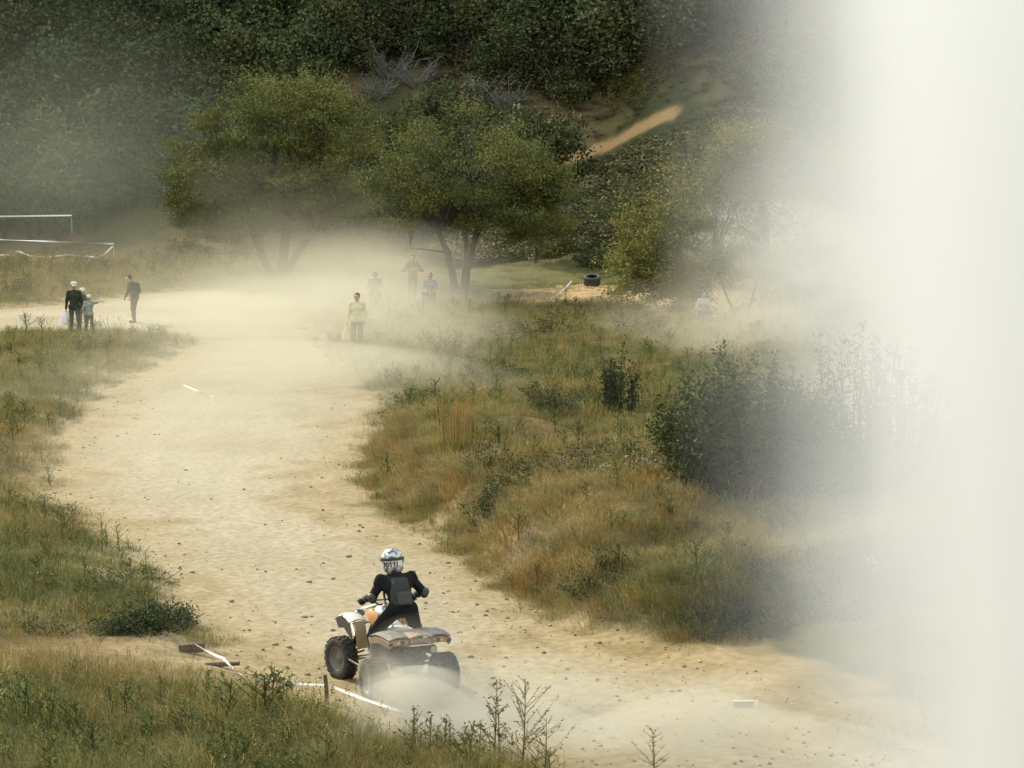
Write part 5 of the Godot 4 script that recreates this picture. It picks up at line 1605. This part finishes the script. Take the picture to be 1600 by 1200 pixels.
	part(stp, "goggle_strap", M.strap, hm)
	for s in [-1.0, 1.0]:
		var pn := MB.new()
		pn.sheet([[Vector3(s * 0.02, 0.167, -0.02), Vector3(s * 0.022, 0.157, 0.07), Vector3(s * 0.02, 0.13, 0.12)], [Vector3(s * 0.07, 0.150, -0.02), Vector3(s * 0.075, 0.138, 0.06), Vector3(s * 0.06, 0.115, 0.11)]], 0.005)
		part(pn, "paint_panel", M.plastic_dark, hm)
	# the white band with the number at the back of the helmet
	var band := MB.new()
	l1 = []
	l2 = []
	for n in 15:
		var a := lerpf(0.42, PI - 0.42, n / 14.0)
		l1.append(Vector3(cos(a) * 0.146, 0.008, sin(a) * 0.158 + 0.012))
		l2.append(Vector3(cos(a) * 0.134, -0.064, sin(a) * 0.142 + 0.014))
	band.sheet([l1, l2], 0.004)
	var bd := part(band, "number_band", M.white_paint, hm)
	var font := SystemFont.new()
	font.font_names = PackedStringArray(["Droid Sans"])
	font.font_weight = 700
	var text := "7011L"
	for n in 5:
		var tm := TextMesh.new()
		tm.text = text[n]
		tm.font = font
		tm.font_size = 32
		tm.pixel_size = 0.066 / 24.0
		tm.depth = 0.004
		tm.material = M.plastic_dark
		var lo := MeshInstance3D.new()
		lo.mesh = tm
		lo.name = "letter"
		bd.add_child(lo, true)
		var a := PI / 2.0 + (2 - n) * 0.31
		lo.position = Vector3(cos(a) * 0.146, -0.028, sin(a) * 0.157 + 0.013)
		lo.rotation = Vector3(0.16, PI / 2.0 - a, 0)
	backpack("black and grey rucksack on the quad rider's back", at, turn + PI, Basis(Vector3.UP, PI) * Vector3(0.0, 1.24, -0.27), cloth(lin(0.055, 0.06, 0.05), 133), 0.95)
	var bp: Node3D = get_child(get_child_count() - 1)
	bp.rotation.x = 0.45

# the rounded outer shell of a rucksack, narrower at the top
func pack_rows(w: float, h: float, deep: float) -> Array:
	var rows := []
	for r in 9:
		var u := r / 8.0 * 2.0 - 1.0
		var e := sqrt(maxf(1.0 - pow(absf(u), 4.0), 0.0))
		var line := []
		for q in 11:
			var a := q / 10.0 * 2.0 - 1.0
			var f := sqrt(maxf(1.0 - pow(absf(a), 4.0), 0.0))
			line.append(Vector3(a * w * (0.78 + 0.22 * e) * (1.0 - 0.12 * u), u * h, 0.04 - deep * 1.6 * e * f))
		rows.append(line)
	return rows

# ------------------------------------------------------------------ dust in the air
func fog(o: Node3D, shape: int, at: Vector3, size: Vector3, c: Color, density: float, rot := Vector3.ZERO) -> void:
	var fv := FogVolume.new()
	fv.shape = shape
	fv.size = size
	var fm := FogMaterial.new()
	fm.albedo = c
	fm.density = density
	fv.material = fm
	fv.name = "puff"
	o.add_child(fv, true)
	fv.position = at
	fv.rotation_degrees = rot

func dust_cloud(label: String) -> Node3D:
	var o := Node3D.new()
	o.name = numbered("dust_cloud")
	add_child(o)
	tag(o, label, "dust", "dust in the air", "stuff")
	return o

# a billow: a few puffs round a centre; each thins out evenly from its middle to its edge
func billow(o: Node3D, at: Vector3, size: Vector3, c: Color, tau: float, count := 5, spread := 0.5) -> void:
	for k in count:
		var s := rng.randf_range(0.7, 1.2)
		var off := Vector3(rng.randfn(), rng.randfn(), rng.randfn()).normalized() * pow(rng.randf(), 0.5) * spread * (1.35 - s)
		var sz := size * s * Vector3(rng.randf_range(0.8, 1.3), rng.randf_range(0.75, 1.2), 1.0)
		fog(o, RenderingServer.FOG_VOLUME_SHAPE_CONE, at + off * size, Vector3(sz.x, size.z, sz.y), c, tau * 1.6 / (count * size.z), Vector3(90.0 if k % 2 == 0 else -90.0, rng.randf_range(-4, 4), 0))

func dust() -> void:
	rng.seed = 77
	var tan_dust := lin(0.97, 0.90, 0.70)
	var o := dust_cloud("tan dust hanging over the far bend of the track")
	billow(o, up(430, 550, 66.0), Vector3(14, 3.6, 18), tan_dust, 1.2, 5, 0.6)
	billow(o, up(590, 590, 63.0), Vector3(7, 2.8, 7), tan_dust, 0.8, 6, 0.6)
	billow(o, up(380, 690, 48.0), Vector3(9.5, 2.2, 18), tan_dust, 0.45, 3)
	o = dust_cloud("tan dust drifting up in front of the left tree")
	billow(o, up(490, 485, 82.0), Vector3(14, 4.4, 16), tan_dust, 1.2, 5)
	billow(o, up(440, 400, 91.0), Vector3(9, 5.0, 6), tan_dust, 0.36, 8, 0.9)
	billow(o, up(310, 470, 82.0), Vector3(16, 4.2, 8), tan_dust, 0.3, 4, 0.7)
	billow(o, up(600, 445, 90.0), Vector3(7, 5.0, 10), tan_dust, 0.8, 4)
	o = dust_cloud("thin grey haze in front of the dark hill")
	billow(o, up(100, 250, 112.0), Vector3(20, 13, 6), lin(0.93, 0.97, 0.78), 0.11, 4, 0.6)
	o = dust_cloud("pale dust thrown up behind the quad")
	var pale := lin(0.985, 0.94, 0.80)
	billow(o, up(640, 1078, 25.8), Vector3(1.6, 1.0, 2.4), pale, 2.0, 5, 0.3)
	billow(o, up(770, 1095, 25.7), Vector3(2.8, 0.9, 3.0), pale, 1.5, 4)
	billow(o, up(960, 1120, 25.4), Vector3(5.0, 1.2, 3.0), pale, 1.5, 4)
	o = dust_cloud("tan dust on the slope beyond the large bush")
	billow(o, up(1230, 460, 82.0), Vector3(11, 7.0, 14), tan_dust, 1.5, 5)
	billow(o, up(1140, 535, 70.0), Vector3(9, 3.0, 12), tan_dust, 0.8, 3)
	o = dust_cloud("added bank of white fog imitating a fade to white on the right")
	# added fog boxes imitating a white fade, overlapping and thickening to the right
	var white := lin(0.965, 0.98, 0.998)
	slab(o, 1120, 400, 8.0, 29.0, 6.0, 9.6, 1.1, white)
	slab(o, 1290, 230, 8.0, 29.0, 4.0, 9.6, 2.2, white)
	slab(o, 1120, 360, 30.0, 104.0, 17.0, 15.0, 1.2, white)
	slab(o, 1310, 190, 30.0, 104.0, 13.0, 15.0, 3.6, white)
	for q in [[1330, 330, 66.0, 8.0], [1400, 620, 40.0, 4.0], [1380, 900, 30.0, 3.4], [1350, 1130, 26.0, 2.6]]:
		billow(o, up(q[0], q[1], q[2]), Vector3(q[3], q[3] * 0.9, 5), white, 0.35, 3)

func slab(o: Node3D, px: float, ramp: float, near: float, far: float, wide: float, top: float, tau: float, c: Color) -> void:
	var a := Vector2((px + ramp - 800.0) / F * far, far)
	var b := Vector2((px - 800.0) / F * near, near)
	var dir := (a - b).normalized()
	var mid := (a + b) * 0.5 + Vector2(dir.y, -dir.x) * wide * 0.5
	fog(o, RenderingServer.FOG_VOLUME_SHAPE_BOX, Vector3(mid.x, top * 0.5 - 1.0, -mid.y), Vector3(wide, top + 2.0, (a - b).length()), c, tau / (a - b).length(), Vector3(0, -rad_to_deg(atan2(dir.x, dir.y)), 5.0))
